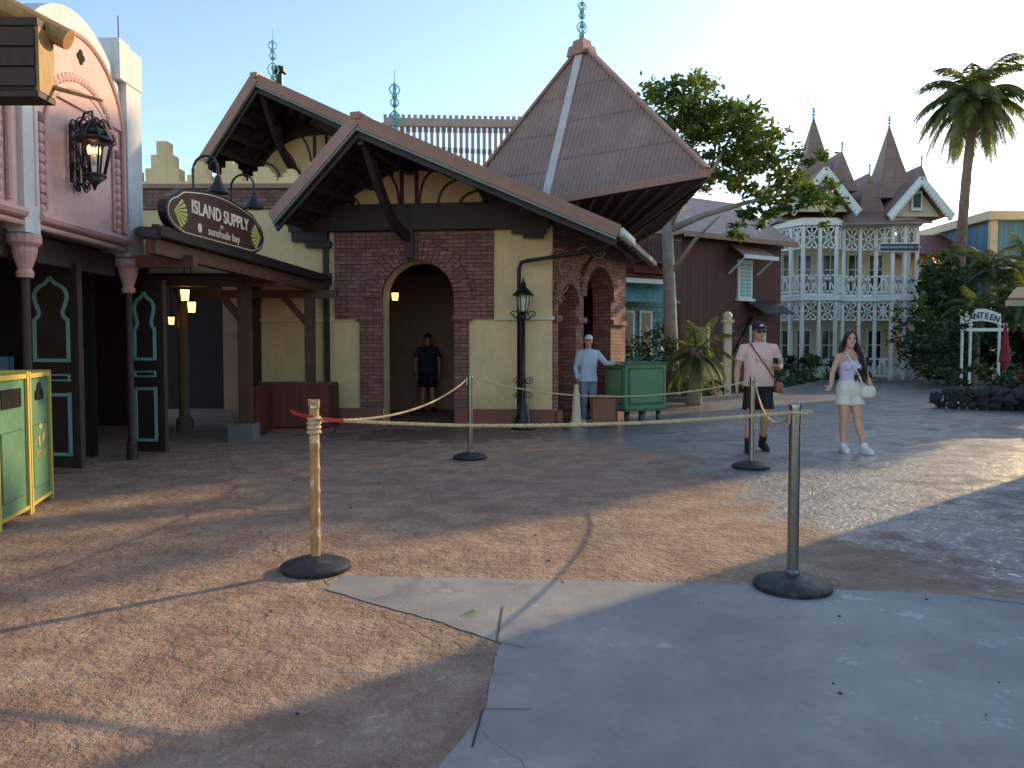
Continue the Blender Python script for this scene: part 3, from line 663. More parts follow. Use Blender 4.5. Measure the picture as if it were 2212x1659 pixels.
def bin_(name,pa,pb_,dep,recycle):
    rt=grp(name);f=Fr(pa,pb_);g=MB(BINGR);Lw=f.L;h=1.15
    f.box(g,0,Lw,.04,h,-dep,0);g.m(YEL)
    for s0,s1 in((-.02,.02),(Lw-.02,Lw+.02)):
        f.box(g,s0,s1,0,h+.02,.001,.025);f.box(g,s0,s1,0,h+.02,-dep-.02,-dep+.02)
        f.box(g,s0,s1,h+.001,h+.025,-dep,.02)
    f.box(g,.02,Lw-.02,h-.03,h+.01,.001,.02)
    f.box(g,.02,Lw-.02,.05,.08,.001,.02)
    g.m(BINGD);f.box(g,.09,Lw-.09,.18,.72,.001,.008);g.m(BINGR);f.box(g,.1,Lw-.1,.19,.71,.0085,.012)
    g.m(IRON)
    if recycle:
        for da,dz in((0,0),(.07,0),(-.07,0),(0,.06)):
            cc=f.P(Lw/2+da,.97+dz,.004);n0=len(g.v);g.lathe((0,0,0),[(.045,0),(.045,.012)],14);g.xf(Matrix.Translation(cc)@Matrix(((f.e.x,0,f.n.x,0),(f.e.y,0,f.n.y,0),(0,1,0,0),(0,0,0,1))),n0)
    else:
        f.box(g,.12,Lw-.12,.9,1.05,.001,.012)
    g.build('bin_body',rt,bevel=.008)
    if recycle:
        t_=MB(YEL)
        for k in range(3):
            a0=2*pi*k/3+pi/2;cx,cz=Lw/2,.62
            q=[(.09,a0-.5),(.1,a0+.1),(.06,a0+.25),(.045,a0-.35)]
            pts=[(cx+r_*math.cos(t1),cz+r_*math.sin(t1)) for r_,t1 in q]
            t_.slab([f.P(x,z,.013) for x,z in pts],f.n*.004)
            q=[(.12,a0+.15),(.10,a0+.75),(.045,a0+.3)];pts=[(cx+r_*math.cos(t1),cz+r_*math.sin(t1)) for r_,t1 in q]
            t_.slab([f.P(x,z,.013) for x,z in pts],f.n*.004)
        t_.build('recycle_symbol',rt);text('RECYCLE',.075,YEL,rt,f.P(Lw/2,.46,.015),f.e,(0,0,1),'recycle_lettering',.002)
bin_('recycling_bin',(-4.0,6.34),(-4.2,6.95),.6,True)
bin_('recycling_bin',(-3.82,5.66),(-3.98,6.28),.6,False)
# ---------------------------------------------------------------- street lamp
sl=grp('street_lamp');g=MB(IRON);c=V((.19,13.1,0))
g.lathe(c,[(.2,0),(.2,.04),(.15,.08),(.13,.2),(.08,.42),(.06,.46),(.055,.7),(.06,.75),(.042,.8),(.036,1.85),(.06,1.88),(.05,1.95),(.03,1.98)],16)
for k in range(4):
    a0=pi/2*k+.2;e=V((math.cos(a0),math.sin(a0),0))
    spiral(g,c+e*.1+V((0,0,.82)),e,(0,0,1),.075,1.3,.009);spiral(g,c+e*.1+V((0,0,.6)),e,(0,0,-1),.065,1.3,.009)
    spiral(g,c+e*.14+V((0,0,1.95)),e,(0,0,1),.08,1.2,.01)
    g.tube([c+V((0,0,1.85)),c+e*.1+V((0,0,1.88)),c+e*.2+V((0,0,1.95))],.01,5)
for k in range(6):
    a0=pi/3*k;g.tube([c+V((.07*math.cos(a0),.07*math.sin(a0),2.0)),c+V((.11*math.cos(a0),.11*math.sin(a0),2.28))],.009,4)
g.lathe(c,[(.19,2.28),(.18,2.3),(.08,2.4),(.05,2.42),(.05,2.48),(.015,2.52),(.01,2.58)],12);g.lathe(c,[(.08,1.98),(.08,2.01)],6)
g.build('post_and_frame',sl,True);g=MB(GLASS);g.lathe(c,[(.065,2.01),(.105,2.28)],6);g.build('lantern_glass',sl)
# ---------------------------------------------------------------- stanchions & ropes
def stanchion(x,y,h,bamboo=False):
    g=MB(RUBBER);c=V((x,y,0));g.lathe(c,[(.205,0),(.215,.012),(.215,.03),(.2,.042),(.12,.07),(.05,.085),(.035,.09)],40)
    if bamboo:
        g.m(BAMBOO);prof=[];z=.08
        while z<h-.05:
            prof+=[(.031,z),(.03,z+.1),(.036,z+.13)];z+=.14
        prof.append((.034,h));g.lathe(c,prof,16);g.m(ROPE)
        for k in range(4):g.lathe(c+V((0,0,h-.16+k*.028)),[(.038,0),(.046,.01),(.038,.024)],14)
        g.m(STEEL).lathe(c,[(.036,h),(.034,h+.02),(.01,h+.025)],14)
    else:
        g.m(STEEL);g.lathe(c,[(.031,.085),(.031,h-.01),(.034,h-.009),(.034,h+.01),(.028,h+.018)],24)
        g.lathe(c,[(.04,.085),(.04,.1),(.031,.11)],24)
        for k in range(4):
            a0=k*pi/2;g.box(c+V((.036*math.cos(a0),.036*math.sin(a0),h-.07)),(.016,.016,.06),a0)
    return g.build('stanchion_post',None,True)
S1=V((-1.21,4.69,0));S2_=V((1.59,4.31,0));S3=V((-.52,9.55,0));S4=V((2.75,8.8,0))
stanchion(S1.x,S1.y,1.0,True);stanchion(S2_.x,S2_.y,1.04);stanchion(S3.x,S3.y,1.02);stanchion(S4.x,S4.y,1.04)
for ob in list(sc.objects):
    if ob.name.startswith('stanchion_post'):
        md=ob.modifiers.new('e','EDGE_SPLIT');md.split_angle=math.radians(40)
def rope(p,q,sag,r=.011):
    p=V(p);q=V(q);g=MB(ROPE);n=60
    for k in range(3):
        P_=[]
        for i in range(n*2+1):
            t_=i/(n*2);c=p.lerp(q,t_)-V((0,0,sag*4*t_*(1-t_)));d=(q-p).normalized();a_=d.cross(V((0,0,1))).normalized();b_=a_.cross(d)
            ph=t_*(q-p).length*2*pi/.09+k*2*pi/3;P_.append(c+(a_*math.cos(ph)+b_*math.sin(ph))*r*.5)
        g.tube(P_,r*.62,5)
    return g.build('barrier_rope',None,True,fix=False)
rope((S1.x+.03,S1.y,.93),(S2_.x-.03,S2_.y,1.0),.055);rope((S1.x+.03,S1.y+.03,.92),(S3.x-.03,S3.y,1.0),.14)
rope((S3.x+.03,S3.y,1.0),(S4.x-.03,S4.y,1.0),.2,.01);rope((S4.x+.02,S4.y-.03,1.0),(S2_.x,S2_.y+.03,1.0),.22)
g=MB(ROPE)
g.lathe(V((S2_.x,S2_.y,.99)),[(.036,0),(.05,.01),(.036,.022)],14);spiral(g,(S2_.x+.06,S2_.y,1.0),(1,0,0),(0,1,.3),.04,1,.009)
g.m(REDT)
g.tube([(-1.34,4.64,.985),(-1.29,4.65,.965),(-1.24,4.65,.955),(-1.2,4.65,.95)],.005,5,1,(0,0,1))
g.tube([(-1.33,4.65,.97),(-1.28,4.66,.95),(-1.22,4.65,.945)],.004,5,1,(0,0,1))
g.tube([(-1.15,4.68,.932),(-1.08,4.67,.925),(-1.02,4.665,.92)],.012,6,1,(0,0,1))
g.build('rope_tie')
# ---------------------------------------------------------------- cart etc.
ct=grp('merchandise_cart');f=Fr((2.08,14.1),(2.92,14.58));g=MB(GREEN);dep=.62;Lw=f.L
f.box(g,0,Lw,.26,1.1,-dep,0);g.m(GREEND)
f.box(g,.06,Lw-.06,.34,1.03,.001,.012);g.m(GREEN);f.box(g,.1,Lw-.1,.38,.99,.0125,.02)
lf_=Fr((2.08-.62*.496,14.1+.62*.868),(2.08,14.1));g.m(GREEND);lf_.box(g,.06,.56,.34,1.03,.001,.012);g.m(GREEN);lf_.box(g,.1,.52,.38,.99,.0125,.02)
g.m(GREEND);f.box(g,-.03,Lw+.03,1.1,1.13,-dep-.03,.03);f.box(g,-.02,Lw+.02,.22,.26,-dep-.02,.02)
g.m(IRON)
for s0 in(.12,.45,Lw-.1):
    for w_ in(-.1,-dep+.08):
        q=f.P(s0,.09,w_);n0=len(g.v);g.lathe((0,0,-.02),[(.08,0),(.09,.01),(.09,.03),(.08,.04)],16)
        g.xf(Matrix.Translation(q)@Matrix.Rotation(math.radians(60),4,'Z')@Matrix.Rotation(pi/2,4,'X'),n0);f.box(g,s0-.03,s0+.03,.15,.22,w_-.04,w_+.04)
g.build('cart_body',ct,bevel=.006)
g=MB(LEATH);f=Fr((1.4,13.55),(1.86,13.6))
pts=[(0,.02),(.46,.02),(.46,.54)]+[(.46-.46*i/10,.54+.03*math.sin(pi*i/10)) for i in range(1,10)]+[(0,.54)]
g.slab([f.P(a_,z,0) for a_,z in pts],f.n*-.06)
g.m(MWOOD)
for s0 in(.0,.44):f.box(g,s0,s0+.03,0,.56,.001,.012)
f.box(g,.03,.44,.02,.05,.001,.012);f.box(g,.03,.44,.5,.53,.001,.012);g.build('leather_barrier')
g=MB(CREAM2);g.lathe((1.16,13.85,0),[(.12,0),(.12,.05),(.09,.1),(.06,.55),(.04,.68),(.05,.7),(.02,.74)],16);g.build('bollard',None,True)
# ---------------------------------------------------------------- vegetation helpers
def leaves(mb,blobs,dens,size,seed=1,aspect=1.6,hollow=.35):
    r=random.Random(seed);vs=[];fs=[]
    for (c,rad) in blobs:
        c=V(c);rv=V(rad) if isinstance(rad,tuple) else V((rad,rad,rad))
        n=int(dens*rv.x*rv.y*rv.z*4.2)+10
        cl=[]
        for _ in range(max(3,n//28)):
            while 1:
                q=V((r.uniform(-1,1),r.uniform(-1,1),r.uniform(-1,1)))
                if hollow<q.length<1:break
            cl.append(q)
        for q in cl:
            for _ in range(28):
                o=V((r.gauss(0,1),r.gauss(0,1),r.gauss(0,.8)))*.17
                p=c+V(((q.x+o.x)*rv.x,(q.y+o.y)*rv.y,(q.z+o.z)*rv.z))
                if p.z<.03:p.z=.03+r.random()*.1
                d=V((r.gauss(0,1),r.gauss(0,1),r.gauss(-.2,.7))).normalized();s_=size*r.uniform(.6,1.3)
                a_=d*s_*aspect/2;b_=d.cross(V((r.gauss(0,1),r.gauss(0,1),r.gauss(0,1)))).normalized()*s_*.5
                k=len(vs);vs+=[p-a_,p+b_*.7,p+a_,p-b_*.7];fs.append([k,k+1,k+2,k+3])
    mb.raw(vs,fs)
def tree(name,base,forks,blobs,dens=260,size=.11,tr=.16,seed=1,bark=BARK,leaf=LEAF):
    rt=grp(name);g=MB(bark)
    for pts,r0,r1 in forks:
        n=len(pts);g.tube(pts,[r0+(r1-r0)*i/(n-1) for i in range(n)],9)
    g.build('trunk_and_limbs',rt,True);g=MB(leaf);leaves(g,blobs,dens,size,seed);g.build('foliage',rt,fix=False)
def palm(name,base,top,cr,nf=46,seed=1,lean=.3,r0=.22,r1=.13,bark=PBARK,fl=1.0,lw=.05,droop=.09):
    r=random.Random(seed);base=V(base);top=V(top);rt=grp(name);g=MB(bark)
    pts=[base.lerp(top,i/24)+V((lean*math.sin(pi*i/24),0,0)) for i in range(25)]
    rad=[(r0+(r1-r0)*i/24)*(1+.07*(i%2)) for i in range(25)];g.tube(pts,rad,12)
    g.ball(top+V((0,0,-.05*cr)),r1*1.6,r1*1.6,r1*2.6,10);g.build('trunk',rt,True)
    vs=[];fs=[]
    for k in range(nf):
        az=k*2.39996+r.uniform(-.3,.3);el=math.radians(-40+118*((k+.5)/nf)**.9+r.uniform(-6,6));ln=cr*r.uniform(.85,1.1);h=V((math.cos(az),math.sin(az),0))
        p=top.copy();d=(h*math.cos(el)+V((0,0,math.sin(el)))).normalized();n=18;prev=None
        side=h.cross(V((0,0,1)))
        for i in range(n+1):
            t_=i/n
            if i>0:
                w_=.018*cr*(1-t_)*.5+.004;kk=len(vs);vs+=[prev-side*w_,prev+side*w_,p+side*w_,p-side*w_];fs.append([kk,kk+1,kk+2,kk+3])
                if t_>.12:
                    for sg in(-1,1):
                        for sub in(0,.33,.66):
                            q=prev.lerp(p,sub);ll=cr*.24*math.sin(pi*min(1,.15+t_*.83))**.7*r.uniform(.75,1.15)*fl
                            ld=(side*sg*.7+d*.75+V((0,0,-.3-.35*t_+r.uniform(-.15,.15)))).normalized();wd=d*lw*cr*.2
                            kk=len(vs);vs+=[q-wd,q+wd,q+ld*ll*.6+wd*.7-V((0,0,.02*ll)),q+ld*ll+V((0,0,-.16*ll)),q+ld*ll*.6-wd*.7-V((0,0,.02*ll))];fs.append([kk,kk+1,kk+2,kk+3,kk+4])
            prev=p.copy();d=(d+V((0,0,-(droop+.06*t_)))).normalized();p=p+d*ln/n
    g=MB(PLEAF);g.raw(vs,fs);g.build('fronds',rt,fix=False)
Y=21
bl=[((4.0,Y,8.0),(.8,.9,.6)),((4.9,Y+.4,8.1),(.9,1,.7)),((5.9,Y-.3,7.2),(1.0,1,.8)),((4.9,Y,6.9),(.7,.8,.45)),((6.9,Y+.3,6.8),(.85,.9,.6)),((6.6,Y-.5,5.9),(.9,.9,.55)),((7.6,Y+.2,5.8),(.8,.9,.55)),((8.4,Y,5.5),(.6,.7,.5)),((5.9,Y+.6,6.1),(.6,.8,.4)),((6.4,Y-.8,5.1),(.55,.6,.35)),((3.9,Y+.8,7.0),(.6,.7,.5)),((7.8,Y-.3,6.4),(.5,.6,.35)),((8.6,Y,5.0),(.3,.4,.3)),((5.3,Y,7.6),(.8,.8,.6)),((6.2,Y,6.5),(.8,.8,.5)),((3.6,Y,7.4),(.6,.6,.6)),((6.2,Y-.3,4.7),(.6,.6,.35)),((7.2,Y-.2,5.1),(.6,.6,.35)),((4.6,Y,7.5),(.7,.7,.5)),((5.2,Y+.2,6.4),(.5,.5,.4))]
tree('shade_tree',(4.35,Y,0),[([(4.4,Y,0),(4.32,Y,2),(4.25,Y,3.6),(4.2,Y,4.8)],.2,.14),([(4.2,Y,4.7),(4.6,Y,5.4),(5.4,Y-.2,6.2),(5.9,Y-.3,7.2)],.12,.03),([(4.25,Y,4.6),(5.2,Y-.1,5.0),(6.3,Y-.3,5.3),(7.6,Y,5.6),(8.4,Y,5.5)],.1,.02),([(4.2,Y,4.7),(4.1,Y+.1,5.8),(4.3,Y+.1,7),(4.6,Y+.2,8)],.11,.03),([(4.1,Y,5.6),(3.9,Y+.4,6.5),(3.8,Y+.2,7.8)],.07,.02),([(5.0,Y-.1,5.9),(5.9,Y+.4,6.2),(6.8,Y+.3,6.8)],.06,.02),([(4.3,Y,3.4),(4.9,Y-.2,4.3),(5.5,Y-.4,4.9)],.07,.03)],bl,430,.12,seed=3)
palm('date_palm',(23.2,40,0),(23.7,40,14.1),3.5,62,seed=4,lean=-.25,r0=.28,r1=.2,droop=.1)
palm('small_palm',(4.55,19.2,0),(4.6,19.2,1.25),1.25,22,seed=5,lean=0,r0=.2,r1=.1,bark=BARK)
def bush(name,blobs,dens=400,size=.1,seed=1,mat=LEAF2):
    g=MB(mat);leaves(g,blobs,dens,size,seed);return g.build(name,None,fix=False)
hb=[]
for i in range(16):
    t_=i/15;hb.append(((4.5+7.0*t_,20.8+9.5*t_-.5*math.sin(t_*3),.28),(.5,.6,.33)))
bush('hedge',hb,600,.08,2)
bush('shrub',[((3.6,20.5,1.1),(.7,.6,1.0)),((4.2,22.2,1.0),(.6,.6,1.0)),((3.2,21,.6),(.5,.5,.6))],260,.12,5)
bush('shrub',[((11.2,32.2,.6),(.6,.7,.6)),((13.2,33.2,.6),(.9,.7,.8)),((14.2,33.2,.5),(.8,.6,.7)),((12.4,32.8,.6),(.7,.6,.7)),((15.3,33.5,.4),(.7,.5,.5))],160,.16,6)
bush('shrub',[((18.9,34,2.6),(1.2,1,2.6)),((20.0,33.5,1.6),(1.2,1,1.8)),((19.4,35,4.6),(1.0,1,1.3)),((21.0,34,2.6),(1.0,1,1.6)),((18.2,33,.6),(.9,.7,.7)),((22.3,34.5,2.2),(1.4,1,2.0)),((24,35,2),(1.3,1,2))],70,.26,7)
for (x,y,z,c_,sd_) in((20.0,36,3.9,2.0,8),(22.6,33,3.9,2.0,9),(20.4,30.5,3.2,1.7,10),(24.6,37,5.0,2.2,11),(21.8,35.5,5.0,2.0,12),(18.6,31,3.0,1.4,13)):
    palm('small_palm',(x,y,0),(x,y,z),c_,26,seed=sd_,lean=.1,r0=.13,r1=.08)
g=MB(LEAF2);leaves(g,[((x,62+R.uniform(-3,3),2.2+R.uniform(0,1.5)),(4,3,3.2)) for x in range(-34,60,4)],5,.6,12);g.build('distant_trees',None,fix=False)
g=MB(CONC2)
kp=[(3.7,20.3),(4.8,20.1),(6.5,21.6),(8.6,24.5),(11.5,29.5),(13,32),(17.5,32.4),(21,31)]
for i in range(len(kp)-1):g.bar((*kp[i],.06),(*kp[i+1],.06),.18,.12)
g.build('kerb')
g=MB(ROCK);r=random.Random(9)
for i in range(130):
    t_=i/129;x=10.1+4.4*t_+r.uniform(-.12,.12);y=18.2-1.5*math.sin(t_*2.2)+r.uniform(-.15,.15)
    n0=len(g.v);s_=r.uniform(.1,.2);g.ball((0,0,0),s_,s_*.8,s_*.7,8)
    for j in range(n0,len(g.v)):g.v[j]=g.v[j]*(1+r.uniform(-.25,.25))
    g.xf(Matrix.Translation((x,y,.08+(i%3)*.15))@Matrix.Rotation(r.uniform(0,6),4,'Z')@Matrix.Rotation(r.uniform(0,3),4,'X'),n0)
g.build('rock_border')
g=MB(LEAF2);leaves(g,[((10.7,18.7,.6),(.6,.5,.3)),((11.5,18.2,.65),(.7,.6,.35)),((12.4,18.0,.65),(.7,.6,.35)),((13.4,18.1,.65),(.8,.7,.35)),((11.6,18.9,1.0),(.4,.3,.4)),((12.6,18.6,1.0),(.5,.4,.4)),((13.3,18.9,1.2),(.5,.4,.5))],420,.1,15)
g.m(M('red_flower',(176,52,40),.7));leaves(g,[((11.9,17.75,.85),(.5,.3,.12)),((12.8,17.7,.8),(.5,.3,.12))],60,.06,16)
g.build('groundcover_plants',fix=False)
g=MB(GOLD);g.slab([(10.65,16.6,2.38),(14.5,16.3,2.38),(14.8,19,2.8),(12.4,19,2.8)],(0,0,.1));g.m(CREAM2);g.bar((10.6,16.55,2.36),(14.6,16.25,2.36),.1,.12);g.m(MWOOD);g.box((13.9,17,1.2),(.15,.15,2.4));g.box((13.9,18.7,1.4),(.15,.15,2.8));g.build('canopy_roof')
# ---------------------------------------------------------------- brown wing & teal shop
BW=grp('brown_timber_building');g=MB(REDW);f=Fr((6.0,27.5),(10.5,30.2))
f.box(g,0,f.L,0,5.7,-6,0);g.m(ROOF)
g.slab([f.P(-.4,5.4,.6),f.P(f.L+.2,5.4,.6),f.P(f.L+.2,7.4,-2.6),f.P(.6,7.4,-2.6)],(0,0,.1))
g.slab([f.P(-.4,5.4,.6),f.P(.6,7.4,-2.6),f.P(.6,7.4,-4),f.P(-.4,5.4,-7)],(0,0,.1))
g.m(BARGE);g.bar(f.P(-.4,5.38,.62),f.P(f.L+.2,5.38,.62),.1,.16);g.m(DWOOD);f.box(g,0,f.L,5.3,5.6,.01,.1)
g.m(WPAINT)
s0=2.9
f.box(g,s0-.08,s0+.68,3.3,4.75,.002,.08);g.m(TEAL)
for k in range(9):f.box(g,s0+.02,s0+.27,3.38+k*.14,3.48+k*.14,.081,.1);f.box(g,s0+.33,s0+.58,3.38+k*.14,3.48+k*.14,.081,.1)
g.m(WPAINT);f.box(g,s0-.15,s0+.75,3.2,3.3,.002,.16)
g.m(ROOF);g.slab([f.P(2.2,4.75,.9),f.P(4.0,4.75,.9),f.P(3.8,5.2,.12),f.P(2.4,5.2,.12)],(0,0,.06));g.m(WPAINT);g.bar(f.P(2.2,4.74,.92),f.P(4.0,4.74,.92),.06,.14)
for s1_ in(2.35,3.85):g.bar(f.P(s1_,4.7,.8),f.P(s1_,4.2,.05),.06,.06)
g.m(IRON);g.bar(f.P(3.6,2.6,.05),f.P(1.5,.9,.9),.08,.1);g.m(ROOFD)
g.slab([f.P(3.2,2.7,1.0),f.P(4.9,2.7,1.0),f.P(4.9,3.2,.05),f.P(3.2,3.2,.05)],(0,0,.05))
g.m(GLASSW);f.box(g,.6,1.3,.8,2.2,.003,.02);f.box(g,3.6,4.3,.5,2.2,.003,.02)
g.m(WPAINT);f.box(g,.5,.6,.7,2.3,.003,.05);f.box(g,1.3,1.4,.7,2.3,.003,.05);f.box(g,3.5,3.6,.4,2.3,.003,.05);f.box(g,4.3,4.4,.4,2.3,.003,.05)
g.build('wing',BW)
TS=grp('teal_shop_building');g=MB(TEALW);f=Fr((2.6,23.5),(4.9,24.8));f.box(g,0,f.L,0,3.7,-3,0);g.m(REDS)
g.slab([f.P(-.3,3.5,.3),f.P(f.L+.1,3.5,.3),f.P(f.L-.4,6.0,-1.4),f.P(-.3,6.0,-1.4)],(0,0,.1));g.m(WPAINT);g.bar(f.P(-.3,3.5,.32),f.P(f.L+.1,3.5,.32),.1,.14)
for s0 in(.2,.9,1.6):
    g.m(WPAINT);f.box(g,s0,s0+.5,1.2,2.6,.01,.05);g.m(GLASSW);f.box(g,s0+.07,s0+.43,1.27,2.53,.051,.06)
g.m(TEALW);g.slab([f.P(.2,2.8,.9),f.P(2.5,2.8,.9),f.P(2.4,3.3,.02),f.P(.3,3.3,.02)],(0,0,.05))
g.m(IRON)
for k in range(10):f.box(g,1.2+k*.13,1.23+k*.13,4.05,4.7,.9,.93)
f.box(g,1.1,2.5,4.0,4.06,.4,.95);f.box(g,1.1,2.5,4.7,4.76,.88,.95)
g.m(REDS);f.box(g,1.1,2.5,3.75,5.0,-.6,.38)
g.build('shop',TS)
g=MB(CREAM2);g.box((6.15,22,1.1),(.2,.2,2.2));g.ball((6.15,22,2.32),.14,.14,.14,12);g.box((6.15,22,2.18),(.3,.3,.08));g.box((5.9,22.4,.5),(.6,.1,1.0))
g.build('gate_pillar')
g=MB(M('blue_fabric',(40,90,150),.8));c=V((7.15,25.5,0));g.loft([[c+V((.3*math.cos(k*pi/4),.3*math.sin(k*pi/4),1.95)) for k in range(8)],[c+V((.04*math.cos(k*pi/4),.04*math.sin(k*pi/4),2.1)) for k in range(8)]]);g.m(IRON);g.tube([c,c+V((0,0,2.15))],.03,6);g.build('patio_umbrella')
# ---------------------------------------------------------------- white verandah building
NB=grp('verandah_building');g=MB(REDW)
g.slab([(12.4,37.2,0),(18.2,37.2,0),(18.4,44,0),(12.4,44,0)],(0,0,7.4))
wi=MB(WPAINT)
plan=[(12.3,36.9),(12.35,35.7),(13.0,34.6),(14.5,34.6),(15.1,35.3),(16.6,35.3),(17.1,34.8),(18.2,34.8),(18.5,36.9)]
def lat(mb,fr,s0,s1,z0,z1,kind):
    c=(s0+s1)/2;T_=.06
    fr.box(mb,s0,s1,z0,z0+.08,-.03,.03);fr.box(mb,s0,s1,z1-.08,z1,-.03,.03)
    def b(a_,b_): mb.bar(fr.P(*a_),fr.P(*b_),T_,T_)
    if kind=='x':
        b((s0,z0),(s1,z1));b((s0,z1),(s1,z0));b((s0,(z0+z1)/2),(s1,(z0+z1)/2));b((c,z0),(c,z1))
        hw=(s1-s0)/4;hz=(z1-z0)/4;zc=(z0+z1)/2
        for q,r_ in(((c-hw,zc),(c,zc+hz)),((c,zc+hz),(c+hw,zc)),((c+hw,zc),(c,zc-hz)),((c,zc-hz),(c-hw,zc))):b(q,r_)
    else:
        n=max(3,int((s1-s0)/.16))
        for i in range(1,n):
            x=s0+(s1-s0)*i/n;b((x,z0),(x,z1))
        b((s0,z0+.1),((s0+s1)/2,z1-.1));b(((s0+s1)/2,z1-.1),(s1,z0+.1))
for i in range(len(plan)-1):
    fr=Fr(plan[i],plan[i+1]);n=2 if fr.L>1.05 else 1
    for k in range(n):
        s0=fr.L*k/n;s1=fr.L*(k+1)/n
        fr.box(wi,s0-.07,s0+.07,0,7.0,-.07,.07)
        lat(wi,fr,s0+.06,s1-.06,2.7,3.55,'x');lat(wi,fr,s0+.06,s1-.06,3.95,4.75,'r');lat(wi,fr,s0+.06,s1-.06,5.9,6.9,'x')
        if i not in(3,):lat(wi,fr,s0+.06,s1-.06,.15,1.0,'r')
    fr.box(wi,-.1,fr.L+.1,3.58,3.78,-.1,.16);fr.box(wi,-.1,fr.L+.1,6.92,7.15,-.1,.16)
wi.slab([(x,y,3.8) for x,y in plan],(0,0,.1));wi.m(CREAM2);wi.slab([(x,y,7.16) for x,y in plan],(0,0,.1))
for z0 in(0.5,4.1):
    for x in(12.95,14.0,15.2,16.4,17.4):
        wi.m(WPAINT);wi.box((x,37.08,z0+.95),(.75,.1,1.9));wi.m(GLASSW);wi.box((x,37.01,z0+.95),(.55,.06,1.65));wi.m(WPAINT);wi.box((x,36.97,z0+.95),(.05,.04,1.65));wi.box((x,36.965,z0+1.1),(.55,.04,.05))
wi.build('verandah',NB)
g.m(CREAM2);g.slab([(12.35,37.1,0),(18.3,37.1,0),(18.3,37.19,0),(12.35,37.19,0)],(0,0,7.1))
def ggable(mb,xc,yf,hw,ze,zp,yb,scal=True):
    for sg in(-1,1):
        mb.m(ROOF).slab([(xc,yf,zp),(xc+sg*hw,yf,ze),(xc+sg*hw,yb,ze),(xc,yb,zp)],(0,0,.1))
        mb.m(WPAINT);n=12
        for i in range(n):
            p_=V((xc,yf,zp)).lerp(V((xc+sg*hw,yf,ze)),(i+.5)/n);mb.lathe(p_+V((0,-.08,-.32)),[(.02,0),(.11,.08),(.12,.16),(.1,.3)],8)
        mb.bar((xc,yf-.06,zp),(xc+sg*(hw+.1),yf-.06,ze-.03),.1,.2)
    mb.m(CREAM2);mb.slab([(xc-hw*.85,yf+.5,ze+.05),(xc,yf+.5,zp-.15),(xc+hw*.85,yf+.5,ze+.05)],(0,.1,0));mb.m(WPAINT);mb.box((xc,yf+.4,(ze+zp)/2-.1),(.5,.2,.9))
    mb.m(GLASSW);mb.box((xc,yf+.28,(ze+zp)/2-.1),(.3,.05,.6))
def spire(mb,xc,yc,hw,zb,zp):
    mb.m(ROOF)
    pr=[(hw*1.5,zb-.6),(hw,zb),(hw*.55,zb+(zp-zb)*.45),(.04,zp)]
    rings=[[V((xc+r_*sx,yc+r_*sy,z)) for sx,sy in((-1,-1),(1,-1),(1,1),(-1,1))] for r_,z in pr];mb.loft(rings)
    mb.m(VERD);finial(mb,(xc,yc,zp-.05),.75,1.1)
g.m(ROOF);base=[V((12.0,35.4,7.2)),V((18.9,35.2,7.2)),V((19.2,44.5,7.2)),V((12,44.5,7.2))];top=[V((14.2,38.5,9.2)),V((17.2,38.5,9.2)),V((17.2,42,9.2)),V((14.2,42,9.2))]
g.loft([base,top])
ggable(g,13.9,34.5,1.45,7.55,9.4,39);ggable(g,18.2,34.6,1.35,7.35,9.0,39)
g.m(ROOF).slab([(14.8,34.6,6.95),(18.6,34.3,6.95),(17.6,36.0,7.75),(15.4,36.2,7.75)],(0,0,.08))
spire(g,14.3,37,.75,9.4,12.3);spire(g,17.9,37,.75,9.0,11.9)
for xc,zp in((15.3,10.6),(19.0,9.95),(16.6,9.6)):
    g.m(ROOF);hw=.65
    g.slab([(xc-hw,35.8,zp-1.9),(xc+hw,35.8,zp-1.9),(xc,36.1,zp)],(0,2.2,0));g.m(VERD);finial(g,(xc,36.1,zp-.03),.55,.9)
g.build('house_and_roofs',NB)
sb=MB(NAVY);sb.box((17.3,34.6,5.95),(1.7,.06,.3));sb.m(WPAINT);sb.box((17.3,34.62,5.95),(1.78,.04,.38));sb.build('name_board',NB)
text('JUNGLE NAVIGATION CO. LTD.',.135,WPAINT,NB,(17.3,34.56,5.95),(1,0,0),(0,0,1),'name_board_lettering',.004)
# ---------------------------------------------------------------- right side
RB=grp('blue_gallery_building');g=MB(BLUEW);g.slab([(25.3,41,0),(34,41,0),(34,48,0),(25.3,48,0)],(0,0,8.2));g.m(CREAM2)
g.slab([(24.9,40.6,8.2),(34.4,40.6,8.2),(34.4,48,8.2),(24.9,48,8.2)],(0,0,.45));g.box((25.4,40.95,4.1),(.4,.2,8.2));g.box((29.5,40.95,6.0),(8.0,.12,.3))
for x in(26.6,28.5):
    g.m(WPAINT);g.box((x,40.93,5.0),(1.0,.1,1.5));g.m(GLASSW);g.box((x,40.86,5.0),(.8,.06,1.3))
g.m(CREAM).slab([(20.8,43,0),(25.2,43,0),(25.2,48,0),(20.8,48,0)],(0,0,6.6));g.m(REDS);g.slab([(20.4,42.3,6.5),(25.2,42.3,6.5),(25.2,45.5,8.0),(20.4,45.5,8.0)],(0,0,.12))
g.build('gallery',RB)
CS=grp('canteen_sign');g=MB(WPAINT)
for x in(16.35,16.65,17.7,17.9):g.tube([(x,28,0),(x,28,2.2)],.05,8);g.ball((x,28,2.28),.08,.08,.08,8)
pts=[(16.3+1.45*i/12,28,2.28+.14*math.sin(pi*i/12)) for i in range(13)];top=[(16.3+1.45*i/12,28,2.66+.2*math.sin(pi*i/12)) for i in range(13)][::-1]
g.slab(pts+top,(0,.06,0));g.bar((16.3,28,2.1),(18.0,28,2.1),.08,.12);g.build('sign_arch',CS)
